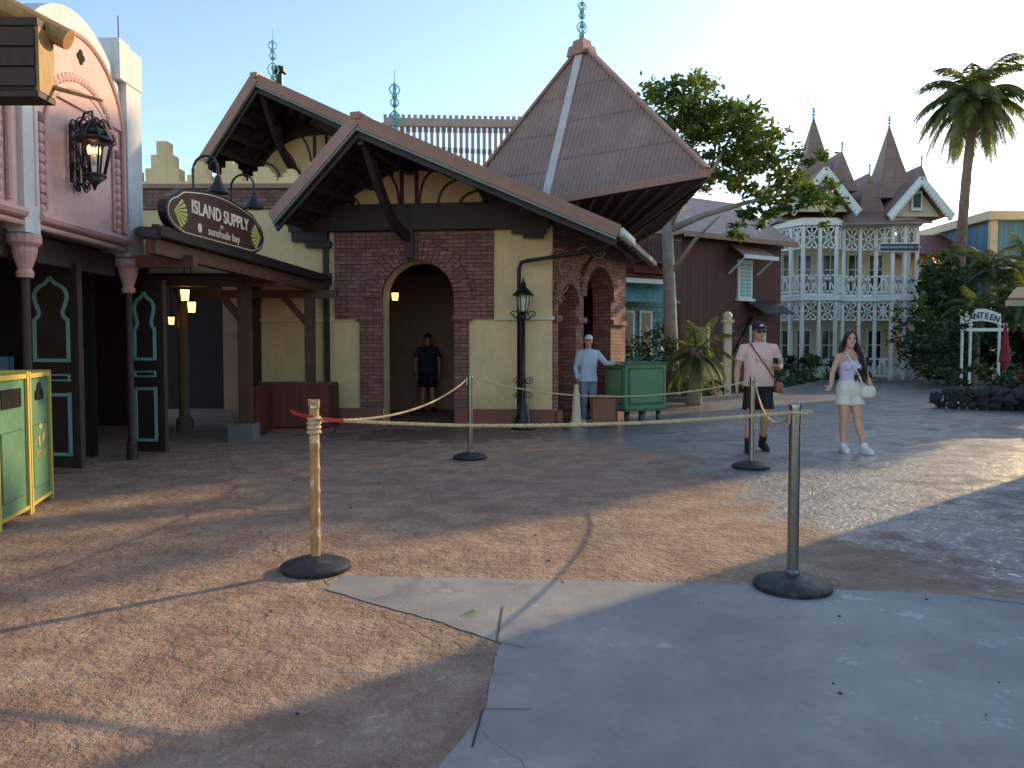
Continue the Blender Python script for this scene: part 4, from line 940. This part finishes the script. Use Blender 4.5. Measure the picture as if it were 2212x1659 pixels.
for i,ch in enumerate('CANTEEN'):
    t_=(i+.5)/7;text(ch,.31,IRON,CS,(16.38+1.3*t_,27.98,2.44+.17*math.sin(pi*t_)),(1,0,.35*math.cos(pi*t_)),(-.35*math.cos(pi*t_),0,1),'sign_lettering',.004,.9,off=.006)
bush('shrub',[((16.2,27.4,2.45),(.28,.3,.5)),((15.7,28.5,1.5),(.5,.5,1.2)),((15.2,29.5,2.0),(.8,.6,1.8)),((16.9,30,1.4),(1.3,.8,1.5))],220,.14,17)
g=MB(M('red_fabric',(150,40,40),.8));g.lathe((16.0,25,0),[(.03,.6),(.13,.95),(.17,1.0),(.12,1.5),(.06,2.0),(.02,2.25)],10);g.m(MWOOD);g.tube([(16,25,0),(16,25,2.3)],.025,6);g.m(IRON);g.lathe((16,25,0),[(.25,0),(.25,.06),(.05,.1)],12);g.build('patio_umbrella')
# unseen off-frame blockers, added to shade the square
az=math.radians(50);el=math.radians(19);SD=V((math.sin(az),math.cos(az),0));PD=V((SD.y,-SD.x,0))
def qt(q,t_):return PD*q+SD*t_
ob_=grp('unseen_shade_building');g=MB(REDW);c0=qt(-2.75,12.2);g.slab([c0,c0+PD*16,c0+PD*16+SD*7,c0+SD*7],(0,0,5.2));g.m(ROOF)  # added unseen block whose edge sets the foreground shadow line
g.slab([c0-SD*.4+V((0,0,5.2)),c0+PD*16-SD*.4+V((0,0,5.2)),c0+PD*16+SD*3.5+V((0,0,7)),c0+SD*3.5+V((0,0,7))],(0,0,.1));g.slab([c0+SD*7.4+V((0,0,5.2)),c0+PD*16+SD*7.4+V((0,0,5.2)),c0+PD*16+SD*3.5+V((0,0,7)),c0+SD*3.5+V((0,0,7))],(0,0,.1))
g.m(WPAINT)
for k in range(5):
    q=c0+PD*(1.5+3*k)-SD*.03;g.box(q+V((0,0,2.2)),(1.1,.1,1.7),math.atan2(PD.y,PD.x))
g.build('shade_building',ob_)
for nm,q0,wd,hh in(('low_shade_blocker',-4.6,3.15,11.3),('tall_shade_blocker',-7.8,2.5,15.6)):  # added unseen blocks, heights set by where their shadows should end
    hb_=grp(nm);g=MB(CREAM);c1=qt(q0,37);g.slab([c1,c1-PD*wd,c1-PD*wd+SD*6,c1+SD*6],(0,0,hh));g.m(ROOF);g.slab([c1-SD*.3+V((0,0,hh)),c1-PD*wd-SD*.3+V((0,0,hh)),c1-PD*wd+SD*6+V((0,0,hh)),c1+SD*6+V((0,0,hh))],(0,0,.4))
    g.m(WPAINT)
    for k in range(2):
        for z in(3,7):g.box(c1-PD*(.8+1.2*k)-SD*.03+V((0,0,z)),(.6,.1,1.6),math.atan2(PD.y,PD.x))
    g.build('shade_blocker',hb_)
for i,(q,hh,dn_) in enumerate(((-5.6,13.6,9),(-7.0,13.8,8))):
    c=qt(q,33+i);tree('unseen_shade_tree',c,[([c,c+V((.1,0,hh*.5)),c+V((0,.2,hh*.85))],.2,.04),([c+V((.1,0,hh*.5)),c+V((.7,.3,hh*.8))],.1,.03),([c+V((.1,0,hh*.5)),c+V((-.7,.3,hh*.82))],.1,.03)],[(c+V((R.uniform(-.6,.6),R.uniform(-.4,.4),hh*k_)),(1.0,1.0,1.2)) for k_ in(.6,.72,.85,.95)],dn_*2,.26,seed=20+i)  # added unseen trees to dapple the sun and soften the shadow edge
# ---------------------------------------------------------------- people
X_=V((1,0,0));Y_=V((0,1,0));Z_=V((0,0,1))
def ell(c,ax,ay,a,b,n=20,pw=2.3):
    c=V(c);o=[]
    for i in range(n):
        t_=2*pi*i/n;cs,sn=math.cos(t_),math.sin(t_)
        o.append(c+ax*(a*math.copysign(abs(cs)**(2/pw),cs))+ay*(b*math.copysign(abs(sn)**(2/pw),sn)))
    return o
def hand(mb,w,d,pn,side,curl=.35,s=1.0):
    w=V(w);d=V(d).normalized();pn=V(pn);pn=(pn-d*pn.dot(d)).normalized();t_=d.cross(pn)*side
    mb.loft([ell(w+d*x*s,t_,pn,a*s,b*s,12) for x,a,b in((-.02,.024,.019),(.01,.027,.018),(.04,.037,.016),(.07,.042,.015),(.092,.038,.013),(.1,.03,.01))])
    for off,ln,bs in((.03,.068,.09),(.011,.078,.096),(-.01,.072,.094),(-.029,.056,.086)):
        p=w+d*bs*s+t_*off*s;ang=curl*.5;pts=[p-d*.015*s,p];q=p
        for k,f_ in enumerate((.45,.32,.25)):
            dr=d*math.cos(ang)+pn*math.sin(ang)+t_*off*1.5;q=q+dr.normalized()*ln*f_*s;pts.append(q);ang+=curl
        mb.limb(pts,[.0095*s,.0095*s,.009*s,.0082*s,.007*s],8)
    p=w+d*.025*s+t_*.028*s
    mb.limb([p,p+(d*.55+t_*.75+pn*.25).normalized()*.038*s,p+(d*.55+t_*.75+pn*.25).normalized()*.038*s+(d*.85+t_*.35+pn*.4).normalized()*.032*s],[.013*s,.011*s,.009*s],8)
def remesh(ob,vs,it=4):
    md=ob.modifiers.new('remesh','REMESH');md.mode='VOXEL';md.voxel_size=vs;md.use_smooth_shade=True
    m2=ob.modifiers.new('smooth','SMOOTH');m2.factor=.5;m2.iterations=it
def headgeo(mb,Mx,fem=False):
    n0=len(mb.v);k=.94 if fem else 1
    mb.loft([ell((0,cy,z),X_,Y_,a,b,20,2.1) for z,a,b,cy in[(0,.026,.028,-.06),(.012,.04,.045,-.05),(.03,.05*k,.06,-.035),(.055,.058*k,.075,-.02),(.09,.067*k,.086,-.005),(.13,.073*k,.094,.002),(.17,.074*k,.097,.005),(.2,.066*k,.088,.007),(.222,.047,.064,.01),(.236,.02,.03,.01)]])
    mb.limb([(0,-.088,.135),(0,-.098,.11),(0,-.108,.093)],[.009,.011,.014],8)
    mb.ball((.012,-.097,.089),.009,.01,.008,8);mb.ball((-.012,-.097,.089),.009,.01,.008,8)
    mb.ball((0,-.089,.056),.024,.012,.008,10);mb.ball((0,-.087,.147),.045,.012,.009,10);mb.ball((0,-.083,.018),.022,.014,.016,10)
    for sg in(-1,1):mb.ball((sg*.076*k,.012,.112),.009,.018,.031,8);mb.ball((sg*.045,-.065,.09),.022,.02,.02,8)
    mb.xf(Mx,n0)
def shoe(mb,sole,x,y,yaw,cl,solec,lift=0,pitch=0):
    Mx=Matrix.Translation((x,y,lift))@Matrix.Rotation(yaw,4,'Z')@Matrix.Rotation(pitch,4,'X')
    n0=len(mb.v);mb.m(cl)
    mb.loft([ell((0,-yy,h*.5+.012),X_,Z_,w_,h*.5,14,2.4) for yy,w_,h in((-.085,.02,.05),(-.07,.034,.09),(-.02,.04,.12),(.03,.042,.105),(.08,.044,.075),(.13,.046,.06),(.17,.036,.05),(.19,.014,.035))])
    mb.m(solec);pts=[(.0,.09),(.03,.08),(.042,.0),(.047,-.1),(.046,-.14),(.03,-.185),(.0,-.2),(-.03,-.185),(-.046,-.14),(-.047,-.1),(-.042,0),(-.03,.08)]
    mb.slab([(a_,b_,0) for a_,b_ in pts],(0,0,.028));mb.xf(Mx,n0)
def skin(name,rgb):
    m=M(name,rgb,.5,.08,8,.05);b=[n for n in m.node_tree.nodes if n.type=='BSDF_PRINCIPLED'][0];b.inputs['Subsurface Weight'].default_value=.08;b.inputs['Subsurface Radius'].default_value=(.02,.008,.004);return m
def figure(name,loc,yaw,s,P):
    Xm=Matrix.Translation(loc)@Matrix.Rotation(yaw,4,'Z')@Matrix.Scale(s,4)
    rt=grp(name);g=MB(P['skin']);sw=P.get('sw',.19);fem=P.get('fem',False)
    tor=P.get('torso') or [(.84,.05,.05,0),(.87,.12,.09,0),(.92,.15,.11,.005),(1.0,.152,.108,0),(1.1,.148,.105,0),(1.22,.165,.115,-.005),(1.33,.18,.118,0),(1.4,.165,.1,.005),(1.44,.12,.08,.01),(1.47,.07,.06,.01)]
    g.loft([ell((0,cy,z),X_,Y_,a,b,24) for z,a,b,cy in tor])
    hx,hy,hz=P.get('head',(0,-.015,1.515));nk=.05 if fem else .06
    g.limb([(0,.015,1.42),(hx*.5,.005,1.48),(hx,hy+.01,hz+.06)],[nk*1.15,nk,nk],14)
    Hm=Matrix.Translation((hx,hy,hz))@Matrix.Rotation(P.get('hyaw',0),4,'Z')@Matrix.Rotation(P.get('htilt',0),4,'Y')@Matrix.Rotation(P.get('hnod',0),4,'X')
    headgeo(g,Hm,fem);ar=P.get('ar',1.0);lr=P.get('lr',1.0)
    for sd,key in((-1,'armL'),(1,'armR')):
        e_,w_,hd,pn,cu,ts=P[key];sh=V((sd*sw,.005,1.395));e_=V(e_);w_=V(w_)
        g.limb([sh+V((-sd*.06,0,.005)),sh,sh.lerp(e_,.35),sh.lerp(e_,.75),e_,e_.lerp(w_,.3),e_.lerp(w_,.7),w_],[x*ar for x in(.048,.054,.05,.042,.039,.04,.031,.024)],14)
        hand(g,w_,hd,pn,ts,cu,.95 if fem else 1.05)
    for sd,key in((-1,'legL'),(1,'legR')):
        k_,a_,_=P[key];h_=V((sd*.085,0,.86));k_=V(k_);a_=V(a_)
        g.limb([h_,h_.lerp(k_,.3),h_.lerp(k_,.7),k_,k_.lerp(a_,.28)+V((0,.012,0)),k_.lerp(a_,.65),a_],[x*lr for x in(.074,.08,.066,.055,.058,.042,.034)],16)
    o=g.build('body',rt,True,X=Xm);remesh(o,.0062)
    sh_=MB(P['shoe'])
    for key in('legL','legR'):
        k_,a_,fy=P[key];shoe(sh_,None,a_[0],a_[1]+.0,fy[0],P['shoe'],P['sole'],fy[1],fy[2])
    if P.get('sock'):
        sh_.m(P['sock'])
        for key in('legL','legR'):
            k_,a_,fy=P[key];a_=V(a_);k_=V(k_);h_=P.get('sockh',.28);r1_=(.034+(.042-.034)*h_/.35)*lr+.008;sh_.tube([a_+V((0,0,-.04)),a_.lerp(k_,h_*.5),a_.lerp(k_,h_)],[.034*lr+.008,(.034*lr+.008+r1_)/2+.001,r1_+.002],16)
    sh_.build('shoes',rt,True,X=Xm)
    if P['top']=='tee':
        g=MB(P['topm']);st=[(z,a+.022+.012*(z<1.0),b+.022+.01*(z<1.0),cy) for z,a,b,cy in tor if .93<z<1.43]
        st=[(P.get('hem',.885),P.get('hipw',.2),.142,.003)]+st+[(1.445,.15,.1,.01),(1.47,.115,.085,.01),(1.482,.08,.072,.01)]
        g.loft([ell((0,cy,z),X_,Y_,a,b,28) for z,a,b,cy in st])
        for sd,key in((-1,'armL'),(1,'armR')):
            e_,w_,*_r=P[key];sh=V((sd*sw,.005,1.4));e_=V(e_);w_=V(w_)
            if P.get('long'):
                g.tube([sh+V((-sd*.09,0,.0)),sh,sh.lerp(e_,.5),e_,e_.lerp(w_,.5),w_.lerp(e_,.06)],[.066,.07,.062,.055,.049,.041],16)
            else:g.tube([sh+V((-sd*.09,0,.002)),sh+V((0,0,-.003)),sh.lerp(e_,.35),sh.lerp(e_,.62)],[.07,.071,.066,.067],18)
        o=g.build('shirt',rt,True,X=Xm);remesh(o,.008,5)
    else:
        g=MB(P['topm']);st=[(z,a+.012,b+.012,cy) for z,a,b,cy in tor if .93<z<1.3];st=st+[(1.3,.15,.12,-.008),(1.325,.12,.112,-.014)]
        g.loft([ell((0,cy,z),X_,Y_,a,b,28) for z,a,b,cy in st]);
        for sd in(-1,1):
            g.ball((sd*.065,-.095,1.235),.066,.05,.062,12)
            g.limb([(sd*.085,-.11,1.29),(sd*.1,-.085,1.38),(sd*.1,.0,1.435),(sd*.09,.09,1.36),(sd*.08,.1,1.28)],[.012]*5,8)
        o=g.build('camisole',rt,True,X=Xm);remesh(o,.007,4)
    g=MB(P['botm']);kn=P.get('short',.55);ww=P.get('legw',.098);hf=P.get('hipf',1)
    g.loft([ell((0,.003,z),X_,Y_,a,b,28) for z,a,b in((.775,.07,.08),(.8,.13*hf,.105),(.84,.186*hf,.13),(.9,.188*hf,.138),(.96,.18*hf,.132),(P.get('waist',1.0),P.get('waistw',.168),.124))])
    for sd,key in((-1,'legL'),(1,'legR')):
        k_,a_,_=P[key];h_=V((sd*.088,0,.86));k_=V(k_);a_=V(a_)
        if kn>1:g.tube([h_,h_.lerp(k_,.5),k_,k_.lerp(a_,.5),a_+V((0,0,.02))],[.1,.09,.075,.07,.068],18)
        else:
            e_=h_.lerp(k_,kn)+V((sd*.012,0,0));g.tube([h_,h_.lerp(e_,.5),e_],[ww*.94,ww*.96,ww],20)
    o=g.build('trousers' if kn>1 else 'shorts',rt,True,X=Xm);remesh(o,.007,4)
    f_=MB(EYEW)
    if not P.get('glasses'):
        for sg in(-1,1):
            f_.m(EYEW).ball((sg*.031,-.084,.122),.012,.009,.0052,10);f_.m(EYED).ball((sg*.031,-.0915,.122),.0055,.003,.005,8)
            f_.m(P['hair']).limb([(sg*.014,-.097,.137),(sg*.03,-.098,.142),(sg*.05,-.084,.138)],[.0025,.003,.002],6);f_.limb([(sg*.019,-.0915,.1265),(sg*.031,-.0945,.129),(sg*.043,-.089,.1255)],[.0015,.002,.0015],6)
    else:
        f_.m(SHADE)
        for sg in(-1,1):
            f_.ball((sg*.034,-.096,.12),.028,.008,.02,12);f_.tube([(sg*.06,-.088,.126),(sg*.078,-.02,.124),(sg*.08,.02,.12)],.003,6)
        f_.tube([(-.012,-.104,.127),(.012,-.104,.127)],.003,6)
    f_.m(LIPS).ball((0,-.0985,.0585),.019,.005,.004,10);f_.ball((0,-.0985,.0525),.016,.005,.0042,10)
    if P.get('cap'):
        f_.m(P['cap']);f_.loft([ell((0,cy,z),X_,Y_,a,b,24,2.1) for z,a,b,cy in((.158,.082,.106,.004),(.185,.082,.105,.006),(.215,.07,.09,.008),(.24,.045,.06,.01),(.252,.015,.02,.01))])
        f_.m(P.get('bill',P['cap']));n=12
        pts=[V((.078*math.cos(pi+pi*i/n),-.06+.125*math.sin(pi+pi*i/n),.165-.012*abs(math.cos(pi+pi*i/n)))) for i in range(n+1)];f_.slab(pts,(0,0,.008))
        if P.get('patch'):f_.m(P['patch']);f_.ball((0,-.092,.2),.03,.012,.016,10)
    f_.m(P['hair'])
    if P.get('longhair'):
        f_.loft([ell((0,cy,z),X_,Y_,a,b,20,2.1) for z,a,b,cy in((.06,.07,.05,.06),(.12,.082,.085,.03),(.16,.083,.092,.022),(.2,.077,.088,.016),(.228,.056,.066,.014),(.248,.02,.03,.012))])
        rr_=random.Random(4)
        for k in range(130):
            sd=1 if k%4 else -1;an=rr_.uniform(.1,1.3);x0=sd*.07*math.sin(an);y0=.02+.075*math.cos(an)
            pts=[]
            en=(sd*(rr_.uniform(.07,.25) if sd>0 else rr_.uniform(.05,.12)),rr_.uniform(-.11,.12) if sd>0 else rr_.uniform(.02,.1),-rr_.uniform(.34,.5) if sd>0 else -rr_.uniform(.14,.3))
            ph=rr_.uniform(0,6)
            for i in range(16):
                u=i/15
                if u<.25:
                    q=V((x0*.4+(sd*.084*math.sin(an)-x0*.4)*u*4,y0*.3+(y0-y0*.3)*u*4,.235-.08*u*4*u*4-.02*u))
                else:
                    w2=(u-.25)/.75;bl_=w2**.8;q=V((sd*.084*math.sin(an)*(1-bl_)+en[0]*bl_+sd*.03*math.sin(pi*w2),y0*(1-w2)+en[1]*w2,.135*(1-w2)+en[2]*w2))
                    q+=V((math.sin(ph+w2*12),math.cos(ph+w2*10),0))*.012*w2
                pts.append(q)
            f_.tube(pts,[.01,.014,.016,.017,.018,.019,.02,.02,.02,.019,.018,.016,.014,.011,.008,.003],7)
        for sg in(-1,1):f_.limb([(0,-.06,.238),(sg*.05,-.078,.2),(sg*.074,-.05,.13),(sg*.08,-.01,.05)],[.012,.016,.016,.014],8)
    else:
        f_.loft([ell((0,cy,z),X_,Y_,a,b,20,2.1) for z,a,b,cy in((.07,.055,.04,.06),(.1,.075,.065,.04),(.14,.079,.08,.026),(.18,.079,.088,.018),(.22,.055,.066,.014),(.243,.02,.03,.012))])
        for sg in(-1,1):f_.ball((sg*.073,-.02,.14),.006,.02,.022,8)
    f_.build('face_and_hair',rt,True,X=Xm@Hm)
    return rt,Xm
EYEW=M('eye_white',(205,198,190),.3,bump=0);EYED=M('eye_dark',(30,20,16),.2,bump=0);LIPS=M('lips',(166,96,86),.5);SHADE=M('sunglass_lens',(18,18,20),.1,bump=0)
HAIRB=M('black_hair',(28,20,16),.5,.4,30,.3);HAIRD=M('dark_brown_hair',(46,28,20),.5,.5,30,.3);HAIRG=M('grey_hair',(150,146,140),.6)
SK1=skin('skin_tan',(200,150,120));SK2=skin('skin_light',(214,162,132));SK3=skin('skin_old',(196,146,122))
PKT=M('salmon_cloth',(234,192,176),.85,.1,6,.4,30);LIL=M('lilac_cloth',(212,196,224),.85,.08,6,.25,60);CRM=M('cream_cloth',(232,224,206),.85,.08,6,.4,30)
WSH=M('white_shoe',(226,224,220),.6);BSH=M('black_shoe',(22,22,24),.6);NVY=M('navy_cap',(32,42,66),.8);WCAP=M('white_cap',(220,220,216),.8);BLS=M('lightblue_cloth',(186,200,212),.85,.12,6,.4,25);DEN=M('grey_denim',(126,138,152),.85,.15,10,.3,50);FLR=M('floral_cloth',(42,54,70),.85,kind='worn',c2=(90,98,108))
rt,Xm=figure('man',(3.3,10.3,0),math.radians(-4),.985,dict(skin=SK1,shoe=BSH,sole=BSH,sock=BLACK,topm=PKT,top='tee',botm=BLACK,hair=HAIRB,glasses=1,cap=NVY,bill=NVY,patch=WCAP,sw=.2,hyaw=.12,htilt=-.06,hnod=.1,ar=1.1,lr=1.1,short=.74,legw=.106,hipw=.208,
 torso=[(.84,.06,.06,0),(.87,.13,.1,0),(.92,.165,.12,.005),(1.0,.172,.135,-.01),(1.1,.17,.135,-.015),(1.22,.178,.13,-.01),(1.33,.19,.125,0),(1.4,.17,.1,.005),(1.44,.115,.08,.01),(1.47,.07,.065,.01)],
 armL=((-.275,.03,1.13),(-.3,-.05,.89),(-.02,-.2,-1),(1,0,0),.35,-1),armR=((.3,.05,1.16),(.225,-.19,1.13),(-.55,-.75,.15),(-.3,.1,.9),.55,1),
 legL=((-.12,-.1,.47),(-.155,-.12,.08),(-.1,0,0)),legR=((.09,-.05,.47),(.1,.13,.11),(.12,.03,.16))))
g=MB(LEATH);g.tube([(-.13,-.1,1.455),(-.08,-.14,1.36),(0,-.162,1.24),(.1,-.172,1.1),(.19,-.13,.97),(.23,-.03,.9)],.012,8,.35,ref=(1,0,1));g.tube([(-.13,-.1,1.455),(-.12,.0,1.485),(-.08,.1,1.43),(.05,.16,1.2),(.21,.06,.95)],.012,8,.35)
g.loft([ell((.25,-.04,z),X_,Y_,a,b,16,4) for z,a,b in((.80,.05,.085),(.81,.055,.095),(.92,.052,.09),(.94,.04,.08))])
g.m(REDT)
for x,z in((-.07,1.25),(-.045,1.235),(-.02,1.255),(.03,1.25),(.05,1.235),(-.06,1.215),(.0,1.21),(.03,1.2)):g.ball((x,-.16,z),.010,.006,.007,8)
g.m(BLACK);g.slab([(.12,-.285,1.14),(.19,-.285,1.14),(.19,-.27,1.27),(.12,-.27,1.27)],(0,.009,0));g.ball((-.3,-.04,.905),.032,.032,.014,10)
g.build('bag_and_phone',rt,True,X=Xm)
rt,Xm=figure('woman',(4.5,10.25,0),math.radians(4),.915,dict(skin=SK2,fem=True,shoe=WSH,sole=WSH,sock=WSH,sockh=.14,topm=LIL,top='cami',botm=CRM,hair=HAIRD,longhair=1,sw=.165,hyaw=-.25,htilt=.08,hnod=-.08,ar=.95,lr=1.12,short=.46,legw=.107,waist=1.05,waistw=.142,hipf=1.02,head=(-.01,-.015,1.51),
 torso=[(.84,.06,.06,0),(.87,.14,.1,.005),(.92,.16,.118,.01),(1.0,.145,.108,0),(1.08,.128,.098,-.005),(1.18,.136,.105,-.01),(1.27,.15,.115,-.01),(1.35,.155,.1,0),(1.41,.135,.085,.005),(1.44,.09,.07,.01),(1.47,.055,.055,.01)],
 armL=((-.25,.02,1.15),(-.35,-.14,.97),(-.55,-.45,-.45),(0,-.3,1),.3,1),armR=((.27,.06,1.13),(.36,.0,.88),(.25,-.15,-.9),(-.9,.3,0),.45,1),
 legL=((-.095,-.05,.46),(-.11,-.06,.08),(-.12,0,0)),legR=((.095,-.08,.46),(.115,-.24,.085),(.15,.0,0))))
g=MB(CRM);g.loft([ell((.2,-.14,z),X_,Y_,a,b,20,2.6) for z,a,b in((.79,.06,.04),(.81,.1,.055),(.87,.115,.06),(.93,.105,.055),(.96,.08,.04))],True)
g.tube([(-.1,-.09,1.44),(-.06,-.14,1.33),(.01,-.16,1.2),(.08,-.15,1.08),(.13,-.16,.95)],.011,8,.35,ref=(1,0,1));g.tube([(-.1,-.09,1.44),(-.09,.0,1.46),(-.05,.1,1.38),(.08,.12,1.15),(.24,-.06,.95)],.011,8,.35)
g.m(GOLD);g.tube([(-.045,-.075,1.43),(-.02,-.1,1.375),(0,-.11,1.36),(.02,-.1,1.375),(.045,-.075,1.43)],.003,5);g.ball((0,-.112,1.35),.008,.004,.01,8)
g.build('shoulder_bag',rt,True,X=Xm)
figure('elderly_man',(1.4,14.15,0),math.radians(18),.93,dict(skin=SK3,shoe=WSH,sole=WSH,topm=BLS,top='tee',long=1,botm=DEN,hair=HAIRG,cap=WCAP,hyaw=-.35,short=2,legw=.1,hem=.84,
 armL=((-.24,.06,1.13),(-.24,-.02,.88),(.0,-.2,-1),(1,0,0),.35,-1),armR=((.34,-.08,1.2),(.5,-.2,1.2),(1,-.3,-.1),(0,0,-1),.3,-1),
 legL=((-.1,-.02,.47),(-.11,.0,.08),(-.1,0,0)),legR=((.1,-.03,.47),(.12,-.02,.08),(.2,.0,0))))
figure('visitor',(-1.86,16.95,0),math.radians(10),.98,dict(skin=SK1,shoe=BSH,sole=BSH,topm=FLR,top='tee',botm=BLACK,hair=HAIRB,cap=NVY,hyaw=-.2,short=.8,legw=.106,
 armL=((-.27,.04,1.13),(-.26,-.06,.9),(.0,-.2,-1),(1,0,0),.35,-1),armR=((.27,.04,1.13),(.26,-.06,.9),(0,-.2,-1),(-1,0,0),.35,1),
 legL=((-.1,-.02,.47),(-.12,.0,.08),(-.1,0,0)),legR=((.1,-.06,.47),(.12,-.08,.08),(.1,.0,0))))
# ---------------------------------------------------------------- light, sky, camera
w=bpy.data.worlds.new('World');sc.world=w;w.use_nodes=True;nt=w.node_tree;bg=nt.nodes['Background']
sk=nt.nodes.new('ShaderNodeTexSky');sk.sky_type='NISHITA';sk.sun_disc=False;sk.sun_elevation=el;sk.sun_rotation=az;sk.air_density=1.0;sk.dust_density=.7;sk.ozone_density=1.6
nt.links.new(sk.outputs[0],bg.inputs[0]);bg.inputs[1].default_value=.32
sd=V((math.sin(az)*math.cos(el),math.cos(az)*math.cos(el),math.sin(el)))
ld=bpy.data.lights.new('sun','SUN');ld.energy=5.0;ld.angle=math.radians(.55);ld.color=(1,.71,.36);lo=bpy.data.objects.new('sun',ld);lo.rotation_euler=sd.to_track_quat('Z','Y').to_euler();lo.location=(20,20,20);sc.collection.objects.link(lo)
cd=bpy.data.cameras.new('camera');cd.sensor_width=36;cd.lens=27.05;cd.clip_end=2000;cd.clip_start=.05
co=bpy.data.objects.new('camera',cd);co.location=(0,0,1.35);co.rotation_euler=(math.radians(87.5),0,0);sc.collection.objects.link(co);sc.camera=co
sc.view_settings.view_transform='Standard';sc.view_settings.look='None';sc.view_settings.exposure=0
